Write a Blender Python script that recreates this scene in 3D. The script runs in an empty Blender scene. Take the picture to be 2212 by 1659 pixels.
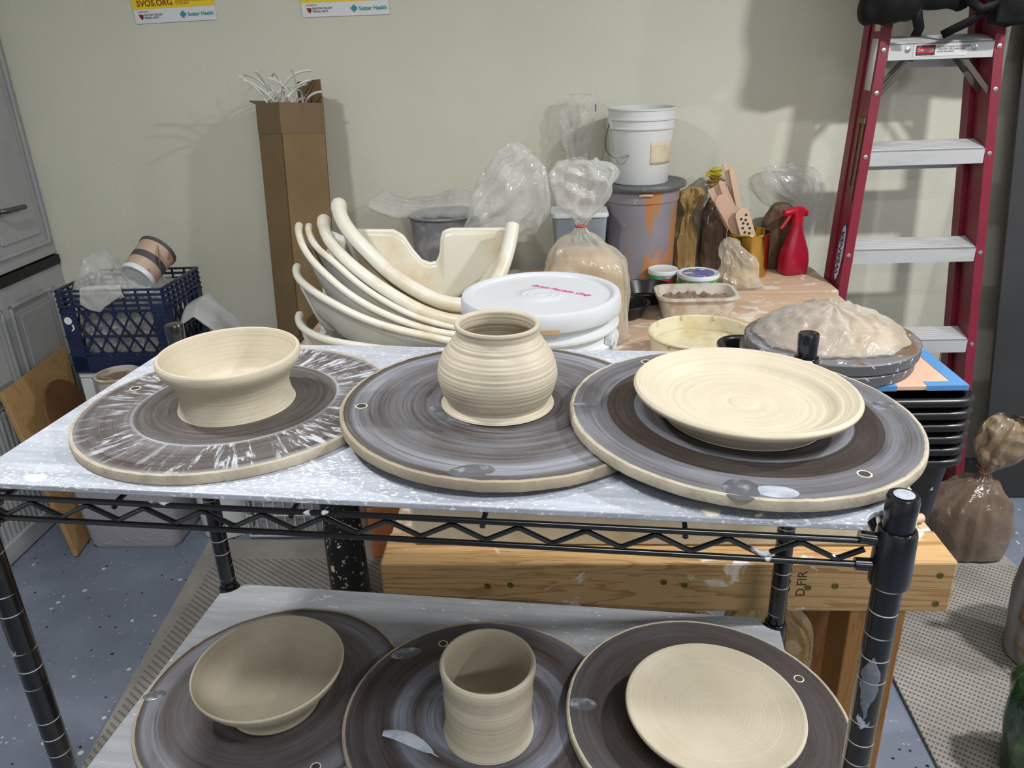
import bpy, bmesh, math, random
import numpy as np
from mathutils import Vector, Matrix, noise

random.seed(7)
D2 = bpy.data
scene = bpy.context.scene
COL = scene.collection
PI = math.pi
A = math.radians(5.7)                       # the room is turned a little against the rack
E1 = Vector((math.cos(A), math.sin(A), 0)); E2 = Vector((-math.sin(A), math.cos(A), 0))
K = Vector((-1.523, 2.104, 0))              # back left corner of the room, at the floor


def W(a, b, z):
    """room coordinates: a along the back wall, b towards it (negative is in front), z up"""
    return K + E1 * a + E2 * b + Vector((0, 0, z))


# ------------------------------------------------------------------ materials
def lin(c):
    if isinstance(c, str):
        c = [int(c[i:i + 2], 16) / 255 for i in (0, 2, 4)]
    return tuple((x / 12.92 if x <= .04045 else ((x + .055) / 1.055) ** 2.4) for x in c) + (1,)


class NT:
    def __init__(s, name):
        s.m = D2.materials.new(name); s.m.use_nodes = True
        s.t = s.m.node_tree; s.b = s.t.nodes['Principled BSDF']; s.out = s.t.nodes['Material Output']

    def n(s, typ, **kw):
        nd = s.t.nodes.new(typ)
        for k, v in kw.items():
            setattr(nd, k, v)
        return nd

    def l(s, a, b):
        s.t.links.new(a, b)

    def val(s, sock, v):
        if hasattr(v, 'node'):
            s.l(v, sock)
        else:
            sock.default_value = v

    def math(s, op, a, b=None, c=None, clamp=False):
        nd = s.n('ShaderNodeMath', operation=op, use_clamp=clamp)
        s.val(nd.inputs[0], a)
        if b is not None: s.val(nd.inputs[1], b)
        if c is not None: s.val(nd.inputs[2], c)
        return nd.outputs[0]

    def mix(s, f, a, b):
        nd = s.n('ShaderNodeMix', data_type='RGBA')
        s.val(nd.inputs[0], f); s.val(nd.inputs[6], a); s.val(nd.inputs[7], b)
        return nd.outputs[2]

    def noise(s, scale, detail=3, vec=None, stretch=None, rough=.55, dist=0):
        if vec is None:
            vec = s.coord()
        if stretch:
            mp = s.n('ShaderNodeMapping'); mp.inputs['Scale'].default_value = stretch
            s.l(vec, mp.inputs['Vector']); vec = mp.outputs[0]
        nd = s.n('ShaderNodeTexNoise'); s.l(vec, nd.inputs['Vector'])
        nd.inputs['Scale'].default_value = scale; nd.inputs['Detail'].default_value = detail
        nd.inputs['Roughness'].default_value = rough; nd.inputs['Distortion'].default_value = dist
        return nd.outputs['Fac']

    def coord(s):
        if not hasattr(s, 'tc'):
            s.tc = s.n('ShaderNodeTexCoord')
        return s.tc.outputs['Object']

    def step(s, f, lo, hi):
        nd = s.n('ShaderNodeMapRange', interpolation_type='SMOOTHSTEP')
        s.val(nd.inputs[0], f); nd.inputs[1].default_value = lo; nd.inputs[2].default_value = hi
        return nd.outputs[0]

    def ramp(s, f, pts):
        nd = s.n('ShaderNodeValToRGB'); s.l(f, nd.inputs[0]); e = nd.color_ramp.elements
        while len(e) < len(pts):
            e.new(.5)
        for i, (p, c) in enumerate(pts):
            e[i].position = p; e[i].color = (c, c, c, 1) if not hasattr(c, '__len__') else c
        return nd.outputs[0]

    def bump(s, h, strength, dist):
        nd = s.n('ShaderNodeBump'); nd.inputs['Strength'].default_value = strength; nd.inputs['Distance'].default_value = dist
        s.l(h, nd.inputs['Height']); s.l(nd.outputs[0], s.b.inputs['Normal'])


def mk(name, col, rough=.5, metal=0., spec=.5, var=None, splash=(), bump=None, coat=0.):
    s = NT(name)
    c = lin(col); b = s.b
    b.inputs['Roughness'].default_value = rough; b.inputs['Metallic'].default_value = metal
    b.inputs['Specular IOR Level'].default_value = spec; b.inputs['Coat Weight'].default_value = coat
    b.inputs['Coat Roughness'].default_value = .15
    if var:
        col2, sc, lo, hi = var[:4]; st = var[4] if len(var) > 4 else None
        c = s.mix(s.step(s.noise(sc, 4, stretch=st), lo, hi), c, lin(col2))
    for sp in splash:
        col2, sc, lo, hi = sp[:4]; st = sp[4] if len(sp) > 4 else None
        c = s.mix(s.step(s.noise(sc, 3, stretch=st, dist=.6), lo, hi), c, lin(col2))
    s.val(b.inputs['Base Color'], c)
    if bump:
        s.bump(s.noise(bump[0], 4), bump[1], bump[2])
    return s.m


def plastic_film(name, col, opac, rough=.16, var=None):
    """thin polythene: part see-through, part milky and shiny"""
    s = NT(name)
    s.b.inputs['Roughness'].default_value = rough
    s.b.inputs['Base Color'].default_value = lin(col)
    s.b.inputs['Specular IOR Level'].default_value = .8
    if var:
        s.val(s.b.inputs['Base Color'], s.mix(s.step(s.noise(var[1], 4), var[2], var[3]), lin(col), lin(var[0])))
    w_ = s.math('ABSOLUTE', s.math('SUBTRACT', s.noise(22, 4, dist=1.2), .5)); s.bump(w_, .8, .006)
    tr = s.n('ShaderNodeBsdfTransparent'); mx = s.n('ShaderNodeMixShader')
    lw = s.n('ShaderNodeLayerWeight'); lw.inputs[0].default_value = .35
    f = s.math('ADD', s.math('MULTIPLY', lw.outputs['Facing'], .45), opac, clamp=True)
    s.l(f, mx.inputs[0]); s.l(tr.outputs[0], mx.inputs[1]); s.l(s.b.outputs[0], mx.inputs[2])
    s.l(mx.outputs[0], s.out.inputs['Surface'])
    return s.m


def clay_mat(name, col, col2, fine=900):
    s = NT(name)
    sp = s.n('ShaderNodeSeparateXYZ'); s.l(s.coord(), sp.inputs[0])
    cx = s.n('ShaderNodeCombineXYZ')
    s.l(s.math('MULTIPLY', sp.outputs[2], fine), cx.inputs[2])
    rr = s.math('SQRT', s.math('ADD', s.math('POWER', sp.outputs[0], 2.), s.math('POWER', sp.outputs[1], 2.)))
    s.l(s.math('MULTIPLY', rr, fine * .6), cx.inputs[0])
    nz = s.noise(1., 3, vec=cx.outputs[0])
    s.val(s.b.inputs['Base Color'], s.mix(s.step(s.math('ADD', s.math('MULTIPLY', nz, .6), s.math('MULTIPLY', s.noise(25, 3), .4)), .35, .7), lin(col), lin(col2)))
    s.b.inputs['Roughness'].default_value = .48
    s.b.inputs['Specular IOR Level'].default_value = .35
    s.bump(nz, .35, .0012)
    return s.m


def bat_mat(name, base, slip, rings, radial=None, streak=.5, seed=0.):
    """hardboard with dried slip: rings = [(radius in m, amount)], radial = (r0, r1, amount)"""
    s = NT(name)
    sp = s.n('ShaderNodeSeparateXYZ'); s.l(s.coord(), sp.inputs[0])
    x, y = sp.outputs[0], sp.outputs[1]
    r = s.math('ADD', s.math('SQRT', s.math('ADD', s.math('MULTIPLY', x, x), s.math('MULTIPLY', y, y))), 1e-5)
    ux, uy = s.math('DIVIDE', x, r), s.math('DIVIDE', y, r)
    v1 = s.n('ShaderNodeCombineXYZ')
    s.l(s.math('MULTIPLY', ux, .7), v1.inputs[0]); s.l(s.math('MULTIPLY', uy, .7), v1.inputs[1])
    s.l(s.math('ADD', s.math('MULTIPLY', r, 330), seed), v1.inputs[2])
    conc = s.noise(1., 5, vec=v1.outputs[0], rough=.7)
    v3 = s.n('ShaderNodeCombineXYZ')
    s.l(s.math('MULTIPLY', ux, 1.2), v3.inputs[0]); s.l(s.math('MULTIPLY', uy, 1.2), v3.inputs[1])
    s.l(s.math('ADD', s.math('MULTIPLY', r, 34), seed + 5), v3.inputs[2])
    broad = s.noise(1., 3, vec=v3.outputs[0])
    amt = s.ramp(s.math('MULTIPLY', r, 1 / .18), [(p / .18, a) for p, a in rings])
    k = s.math('ADD', s.math('MULTIPLY', s.math('SUBTRACT', conc, .5), streak * 2.1), s.math('MULTIPLY', s.math('SUBTRACT', broad, .5), streak * 1.5))
    f = s.math('MULTIPLY', amt, s.math('ADD', k, 1.), clamp=True)
    f = s.math('ADD', f, s.math('MULTIPLY', k, .10), clamp=True)
    if radial:
        v2 = s.n('ShaderNodeCombineXYZ')
        s.l(s.math('MULTIPLY', ux, 17), v2.inputs[0]); s.l(s.math('MULTIPLY', uy, 17), v2.inputs[1])
        s.l(s.math('MULTIPLY', r, 22), v2.inputs[2])
        rad = s.step(s.noise(1., 5, vec=v2.outputs[0], rough=.7, dist=.6), .50, .66)
        band = s.math('MULTIPLY', s.step(r, radial[0], radial[0] + .004), s.math('SUBTRACT', 1., s.step(r, radial[1] - .02, radial[1])))
        big = s.step(s.noise(9, 2), .38, .62)
        f = s.math('ADD', f, s.math('MULTIPLY', s.math('MULTIPLY', rad, band), s.math('MULTIPLY', s.math('ADD', big, .25), radial[2])), clamp=True)
    fine = s.noise(700, 2)
    base2 = s.mix(s.step(fine, .4, .65), lin(base), lin([int(base[i:i + 2], 16) / 255 * .78 for i in (0, 2, 4)]))
    s.val(s.b.inputs['Base Color'], s.mix(f, base2, lin(slip)))
    s.b.inputs['Roughness'].default_value = .5
    s.b.inputs['Specular IOR Level'].default_value = .3
    s.bump(conc, .12, .001)
    return s.m


def board_mat(name, c1, c2, c3, thr, fine):
    s = NT(name)
    big = s.noise(7, 3, stretch=(1, 2.4, 1))
    c = s.mix(s.step(s.noise(22, 4, stretch=(.35, 3, 1)), .3, .75), lin(c1), lin(c2))
    f = s.math('ADD', s.noise(fine, 3, stretch=(.5, 1.1, 1), dist=.6), s.math('MULTIPLY', s.math('SUBTRACT', big, .5), .28))
    c = s.mix(s.step(f, thr, thr + .05), c, lin(c3))
    s.val(s.b.inputs['Base Color'], c)
    s.b.inputs['Roughness'].default_value = .45
    s.bump(f, .08, .001)
    return s.m


def floor_mat():
    s = NT('flake_epoxy_floor')
    c = s.mix(s.step(s.noise(5, 4), .35, .7), lin('6e7787'), lin('7a8393'))
    for col, sc, rad, keep, off in (('c5cbd2', 34, .16, .70, 0.), ('14181d', 42, .13, .66, 3.), ('9aa2ac', 70, .17, .72, 7.)):
        mp = s.n('ShaderNodeMapping'); mp.inputs['Location'].default_value = (off, off * .7, 0); s.l(s.coord(), mp.inputs['Vector'])
        v = s.n('ShaderNodeTexVoronoi'); v.inputs['Scale'].default_value = sc; s.l(mp.outputs[0], v.inputs['Vector'])
        sp = s.n('ShaderNodeSeparateColor'); s.l(v.outputs['Color'], sp.inputs[0])
        m = s.math('MULTIPLY', s.math('LESS_THAN', v.outputs['Distance'], s.math('MULTIPLY', sp.outputs[1], rad * 1.6)), s.math('GREATER_THAN', sp.outputs[0], keep))
        c = s.mix(m, c, lin(col))
    s.val(s.b.inputs['Base Color'], c); s.b.inputs['Roughness'].default_value = .38
    return s.m


def wood_mat(name, c1, c2, axis=0, scale=1., plaster=.0):
    s = NT(name)
    st = [7, 7, 7]; st[axis] = .55
    n1 = s.noise(2.2 * scale, 4, stretch=tuple(st), dist=.9)
    w = s.math('FRACT', s.math('MULTIPLY', n1, 9.))
    c = s.mix(s.step(w, .55, 1.), lin(c1), lin(c2))
    st2 = [160, 160, 160]; st2[axis] = 4
    c = s.mix(s.math('MULTIPLY', s.noise(1., 3, stretch=tuple(st2)), .35), c, lin(c2))
    if plaster:
        c = s.mix(s.step(s.noise(14, 5, stretch=(.8, 1, 1), dist=1.), .68 - plaster, .72 - plaster + .02), c, lin('d8cfc4'))
    s.val(s.b.inputs['Base Color'], c); s.b.inputs['Roughness'].default_value = .6
    s.bump(w, .12, .001)
    return s.m


def post_mat():
    s = NT('black_post_enamel')
    sp = s.n('ShaderNodeSeparateXYZ'); s.l(s.coord(), sp.inputs[0])
    fr = s.math('FRACT', s.math('MULTIPLY', sp.outputs[2], 1 / .0254))
    ring = s.math('MULTIPLY', s.math('LESS_THAN', fr, .055), s.step(s.noise(14, 3), .42, .56))
    c = s.mix(ring, lin('0a0c11'), lin('c9c8c0'))
    c = s.mix(s.step(s.noise(26, 4, stretch=(1, 1, .6), dist=.8), .70, .735), c, lin('a9b0ba'))
    s.val(s.b.inputs['Base Color'], c)
    s.b.inputs['Roughness'].default_value = .22; s.b.inputs['Coat Weight'].default_value = .4
    gr = s.math('LESS_THAN', s.math('ABSOLUTE', s.math('SUBTRACT', fr, .5)), .45)
    s.bump(gr, .5, .0006)
    return s.m


M = {}
M['wall'] = mk('cream_wall_paint', 'cfcfc1', .75, spec=.25, bump=(95, .28, .004), var=('cbcbbc', 3, .35, .7))
M['white_wall'] = mk('white_paint', 'd6d6d2', .8, spec=.2)
M['ceiling'] = mk('ceiling_paint', 'dcdcd8', .9, spec=.1)
M['floor'] = floor_mat()
M['door'] = mk('grey_door_paint', 'a2a4a6', .42, var=('989a9d', 4, .4, .7))
M['door_vent'] = mk('grey_vent_paint', 'a0a2a4', .5)
M['rubber_black'] = mk('black_rubber', '0c0c0e', .5, splash=(('b8b8b8', 60, .70, .73),))
M['steel'] = mk('brushed_steel', 'b8b8ba', .3, metal=.9)
M['dark_steel'] = mk('tarnished_steel', '6a6660', .38, metal=.8)
M['post'] = post_mat()
M['wire'] = mk('black_wire_enamel', '090b10', .22, coat=.4, splash=(('c4c9ce', 21, .665, .69, (1, 1, 1)),))
M['collar'] = mk('black_collar_plastic', '0b0c11', .24, coat=.4, splash=(('c4c3ba', 34, .69, .72),))
M['cap'] = mk('black_cap_plastic', '0c0e13', .25, coat=.4, splash=(('b4bcc8', 45, .67, .71),))
M['board_up'] = board_mat('slurry_specked_board', '9a9fa9', 'b6bbc6', 'dfe2e7', .60, 330)
M['board_low'] = board_mat('grey_plastic_board', '8b8e93', '9b9fa5', 'c5c8cc', .66, 130)
M['clay'] = clay_mat('buff_stoneware_clay', 'c2b8a3', 'b6ab95')
M['clay_pale'] = clay_mat('pale_damp_clay', 'c4baa6', 'b9af99')
M['clay_vase'] = clay_mat('damp_vase_clay', 'beb4a1', 'b0a591')
M['edge_clay'] = mk('dried_slip_crust', 'afa693', .7, var=('9e9482', 40, .4, .7), splash=(('6a5c50', 40, .73, .77),), bump=(120, .5, .002))
M['edge_brown'] = mk('slip_stained_edge', '8f8472', .7, var=('a3977f', 14, .35, .7), splash=(('6a5e52', 30, .66, .74),), bump=(120, .4, .002))
BR = '55473d'
M['bat1'] = bat_mat('hardboard_radial_slip', '42362d', 'b4b7be', [(0, .16), (.062, .14), (.075, .10), (.100, .12), (.1135, .14), (.115, .60), (.118, .25), (.13, .14), (.168, .10), (.176, .45)], (.115, .182, 1.5), .9, 1.3)
M['bat2'] = bat_mat('hardboard_grey_wash', '443b36', '989ca6', [(0, .12), (.066, .08), (.075, .26), (.10, .18), (.12, .24), (.14, .20), (.150, .48), (.164, .54), (.169, .12), (.176, .08)], None, 1.3, 4.1)
M['bat3'] = bat_mat('hardboard_slip_ring', '372b22', '878a93', [(0, .16), (.1, .18), (.104, .60), (.1105, .64), (.112, .04), (.1395, .05), (.1405, .44), (.15, .48), (.165, .40), (.178, .50)], None, 1.0, 9.2)
M['bat4'] = bat_mat('hardboard_brown_washed', '41342d', '9296a2', [(0, .02), (.068, .02), (.074, .18), (.08, .30), (.084, .10), (.11, .16), (.14, .15), (.152, .50), (.166, .45), (.172, .12)], None, .9, 12.)
M['bat5'] = bat_mat('hardboard_slurry_swirl', '382c26', '868c9a', [(0, .5), (.062, .50), (.075, .42), (.088, .12), (.10, .40), (.112, .50), (.12, .12), (.14, .10), (.165, .14), (.176, .25)], None, 1.1, 17.)
M['bat6'] = bat_mat('hardboard_dark', '3b302b', '83868f', [(0, .02), (.10, .02), (.115, .04), (.122, .14), (.14, .10), (.17, .14), (.178, .18)], None, .9, 21.)
M['hole'] = mk('shadowed_hole', '3a322a', .9)
M['slip'] = mk('wet_slip', 'aeb4be', .3, var=('8b92a0', 40, .4, .7))
M['smear'] = plastic_film('thin_slip_smear', 'b4bbc6', .30, .35, var=('9aa3b0', 60, .4, .6))
M['slip_dark'] = mk('wet_patch', '55575c', .15, var=('8f949c', 60, .5, .7))
M['cream_drop'] = mk('dried_clay_drop', 'd8d2c2', .6)
M['white_pl'] = mk('white_bucket_plastic', 'd3d6d8', .34, var=('d3d4d0', 9, .5, .75), splash=(('c9bda4', 13, .70, .76),))
M['lid_pl'] = mk('white_lid_plastic', 'cdd0d6', .36, var=('cfd0d0', 14, .5, .8), splash=(('c8bfae', 16, .68, .76),))
M['pan_pl'] = mk('cream_splash_pan_plastic', 'dedacb', .28, var=('cbb48c', 5, .42, .70), splash=(('b49a72', 18, .72, .80),))
M['pan_pl2'] = mk('white_splash_pan_plastic', 'd9d9d4', .33, var=('d2c9b2', 7, .5, .74), splash=(('b39468', 22, .71, .76),))
M['pan_rim'] = mk('cream_splash_pan_rim', 'e2dfd2', .3, var=('d3c4a6', 8, .5, .74), splash=(('ad9164', 30, .72, .76),))
M['card'] = mk('brown_cardboard', '7d6748', .75, var=('74603f', 4, .4, .7))
M['tape'] = mk('brown_parcel_tape', '705637', .3, spec=.6)
M['strap'] = mk('white_strapping', 'd8d9d4', .4)
M['crate'] = mk('navy_crate_plastic', '1b2748', .4, var=('141d38', 6, .4, .7))
M['white_mark'] = mk('white_paint_mark', 'd8d8d4', .6)
M['film'] = plastic_film('clear_polythene', 'dcdedd', .16)
M['film_milky'] = plastic_film('milky_polythene', 'd9dad7', .34)
M['film_clay'] = plastic_film('clay_smeared_polythene', 'cfc5b2', .30, var=('dedad2', 9, .4, .7))
M['film_mound'] = plastic_film('dusty_cover_polythene', 'c9c4bc', .18, .32, var=('b9ac9a', 12, .4, .7))
M['film_brown'] = plastic_film('brown_clay_polythene', '6c5a4c', .78, var=('8a7d72', 7, .45, .75))
M['film_brown_top'] = plastic_film('tan_polythene_neck', '8f7c64', .72, var=('b3a48e', 9, .45, .7))
M['film_grey'] = plastic_film('grey_polythene_sheet', 'b6b8b8', .66, .3)
M['film_tan'] = plastic_film('tan_clay_polythene', 'a88a55', .75, var=('c3aa7c', 7, .45, .75))
M['film_green'] = plastic_film('green_polythene', '22421f', .9, .15, var=('6d7a4a', 10, .55, .75))
M['tan_clay'] = mk('tan_wrapped_clay', 'bfa682', .6, var=('ad936c', 8, .4, .7))
M['brown_clay'] = mk('brown_wrapped_clay', '55402f', .6, var=('6b5644', 8, .4, .7))
M['tie_red'] = mk('red_twist_tie', 'b23436', .5)
M['tie_pink'] = mk('pink_twist_tie', 'c67a6c', .5)
M['ply'] = wood_mat('clay_stained_plywood', 'c0a48a', 'd0b59b', 0, .8, .13)
M['beam'] = wood_mat('fir_beam', 'bb9a6a', '977044', 0, 1., .045)
M['beam_dusty'] = wood_mat('plaster_dusted_timber', 'c0a98e', 'ae9274', 1, 1., .12)
M['leg_wood'] = wood_mat('table_leg_timber', '9c6f3c', '875a2c', 2, 1.)
M['leg_pale'] = wood_mat('pale_board_wood', 'a3835a', '95744a', 2, .8)
M['mdf'] = mk('tan_hardboard_face', '958258', .6, var=('857348', 6, .4, .7))
M['slab'] = mk('plaster_slab', 'd6cdb6', .8, var=('c5b998', 12, .5, .7))
M['screw'] = mk('brass_screw', '6b6033', .35, metal=.7)
M['ink'] = mk('black_ink', '33271c', .8)
M['mat_rubber'] = None
M['lad_red'] = mk('red_fibreglass', '7b1a30', .42, var=('70172b', 6, .4, .7))
M['alu'] = mk('ladder_aluminium', 'c3c4c6', .42, metal=.35, var=('b2b3b4', 9, .45, .7, (.4, 2, 2)))
M['sticker'] = mk('white_sticker', 'c9c9c8', .5)
M['blue_logo'] = mk('blue_logo_print', '2c3d7c', .4)
M['red_logo'] = mk('red_label_print', 'a51f2c', .4)
M['black_print'] = mk('black_print', '2a2a2c', .6)
M['khaki'] = mk('khaki_webbing', '6e6545', .7)
M['black_cloth'] = mk('black_nylon_cloth', '060708', .6, spec=.25, bump=(120, .3, .003))
M['bin_grey'] = mk('clay_splashed_grey_bin', '8a868e', .45, var=('83767a', 5, .4, .7), splash=(('b07a50', 8, .56, .61, (1, 1, .35)), ('c4c0bc', 45, .70, .73)))
M['bin_lid'] = mk('grey_bin_lid', '5c6064', .45, splash=(('83786c', 14, .55, .75),))
M['grey_tub'] = mk('dusty_grey_tub', '84858a', .5, var=('a6a7ab', 24, .45, .7))
M['drawer_pl'] = plastic_film('bluish_clear_drawer', 'aab6c2', .55, .25)
M['brass'] = mk('polished_brass', 'd2b25e', .2, metal=1.)
M['stick_wood'] = mk('bare_paddle_wood', 'd2b8a0', .6, var=('c2a488', 20, .4, .7, (1, 1, .1)))
M['stick_pink'] = mk('pinkish_wood', 'cba892', .6)
M['spray_red'] = mk('red_sprayer_plastic', '9c1230', .35, var=('b83048', 14, .5, .75))
M['spray_head'] = mk('red_trigger_plastic', 'b0142c', .35)
M['black_pan'] = mk('black_plastic_dish', '0b0b0d', .3)
M['tub_white'] = mk('margarine_tub_plastic', 'd5dadc', .35)
M['tub_green'] = mk('green_tub_print', '2d7a3c', .4, splash=(('7fae5a', 30, .55, .65), ('2a5fa8', 22, .62, .66)))
M['tub_red'] = mk('red_tub_print', 'b5303c', .4)
M['tub_purple'] = mk('violet_lid_print', '6a6fae', .4, splash=(('9aa85a', 34, .55, .6), ('d8d8e0', 26, .58, .62)))
M['tub_clear'] = mk('dusty_food_tub', 'c8c2b6', .4, var=('b3a28e', 26, .45, .65))
M['tub_cream'] = mk('cream_glaze_tub', 'd9d2b8', .35, var=('cdbf98', 12, .5, .7))
M['slurry'] = mk('cream_slurry', 'd2c7a6', .2, var=('beb088', 14, .45, .7), bump=(30, .3, .004))
M['scrap_clay'] = mk('brown_clay_scraps', '7d6a58', .7, var=('b39c84', 20, .5, .65), bump=(60, 1., .01))
M['plaster_bat'] = mk('grey_stained_bat', '6c6a6c', .55, var=('8a8a8f', 30, .5, .7), splash=(('c3c4c6', 55, .66, .7), ('6b5440', 12, .55, .66)))
M['bat_edge_dark'] = mk('dark_bat_edge', '55565b', .5, splash=(('c6c8cc', 48, .60, .64),))
M['blue_tape'] = mk('blue_masking_tape', '4f84b8', .6)
M['black_bin'] = mk('black_bin_plastic', '0d0e11', .35, splash=(('b9bec4', 60, .71, .73),))
M['yellow'] = mk('yellow_plastic', 'd3b60f', .4)
M['panel_black'] = mk('charcoal_panel', '232426', .6, var=('2b2c2e', 4, .4, .7))
M['outlet'] = mk('ivory_outlet_plastic', 'a8a597', .5)
M['tote'] = plastic_film('frosted_tote_plastic', 'b3b1b6', .86, .4)
M['basket'] = mk('white_coated_wire', 'cfd2d4', .4)
M['stool'] = mk('white_stool_plastic', 'cfd1d0', .45)
M['blue_rag'] = mk('blue_sponge', '54708e', .8)
M['terra'] = mk('terracotta_box', 'c07a48', .7)
M['blacksplat'] = mk('black_splashed_drum', '0e1013', .3, splash=(('c9c4bc', 20, .645, .675, (1, 1, .5)), ('a8a49c', 60, .63, .66), ('d0ccc4', 11, .655, .67)))
M['paper_grey'] = mk('grey_paper_sack', '8c8a8a', .7)
M['paper_tan'] = mk('torn_brown_paper', '9c7a5a', .75)
M['poster_white'] = mk('poster_paper', 'd8dade', .5)
M['poster_yellow'] = mk('poster_yellow_ink', 'e6c70c', .5)
M['poster_brown'] = mk('poster_brown_ink', '7a3a14', .6)
M['teal'] = mk('teal_ink', '2f8f93', .6)
M['grey_print'] = mk('grey_print', '6a6a6c', .6)
M['label_tan'] = mk('tan_masking_label', 'cfc4ac', .7, var=('c2b497', 20, .4, .7))
M['can_kraft'] = mk('printed_tub_wrap', 'b39a86', .5, splash=(('9c7464', 12, .58, .6), ('d6cdb8', 9, .6, .62)))
M['can_dark'] = mk('charcoal_print', '4c484c', .5)
M['pink_pen'] = mk('pink_marker', 'cf4f94', .6)
M['yellow_soft'] = mk('yellow_sponge', 'c3b23a', .8)
M['board_brown'] = mk('reddish_round_board', '6a4526', .6, var=('7a5531', 6, .4, .7))


def mat_rubber():
    s = NT('ribbed_grey_matting')
    v = s.n('ShaderNodeMapping'); v.inputs['Rotation'].default_value = (0, 0, .62); s.l(s.coord(), v.inputs['Vector'])
    sp = s.n('ShaderNodeSeparateXYZ'); s.l(v.outputs[0], sp.inputs[0])
    a = s.math('SINE', s.math('MULTIPLY', sp.outputs[1], 2 * PI / .017))
    b = s.math('SINE', s.math('MULTIPLY', sp.outputs[0], 2 * PI / .0095))
    f = s.math('MULTIPLY', s.step(a, .15, .5), s.step(b, -.6, .2))
    c = s.mix(s.step(s.noise(6, 4), .35, .7), lin('8a8680'), lin('9c9892'))
    # the ribs start a little inside the mat's plain border
    q = s.n('ShaderNodeSeparateXYZ'); s.l(s.tc.outputs['Generated'], q.inputs[0])
    brd = s.math('MULTIPLY', s.math('GREATER_THAN', q.outputs[0], .045), s.math('LESS_THAN', q.outputs[1], .955))
    f = s.math('MULTIPLY', f, brd)
    s.val(s.b.inputs['Base Color'], s.mix(s.math('MULTIPLY', f, .9), c, lin('55524e')))
    s.b.inputs['Roughness'].default_value = .55; s.bump(f, .5, .002)
    return s.m


M['mat_rubber'] = mat_rubber()


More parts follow.
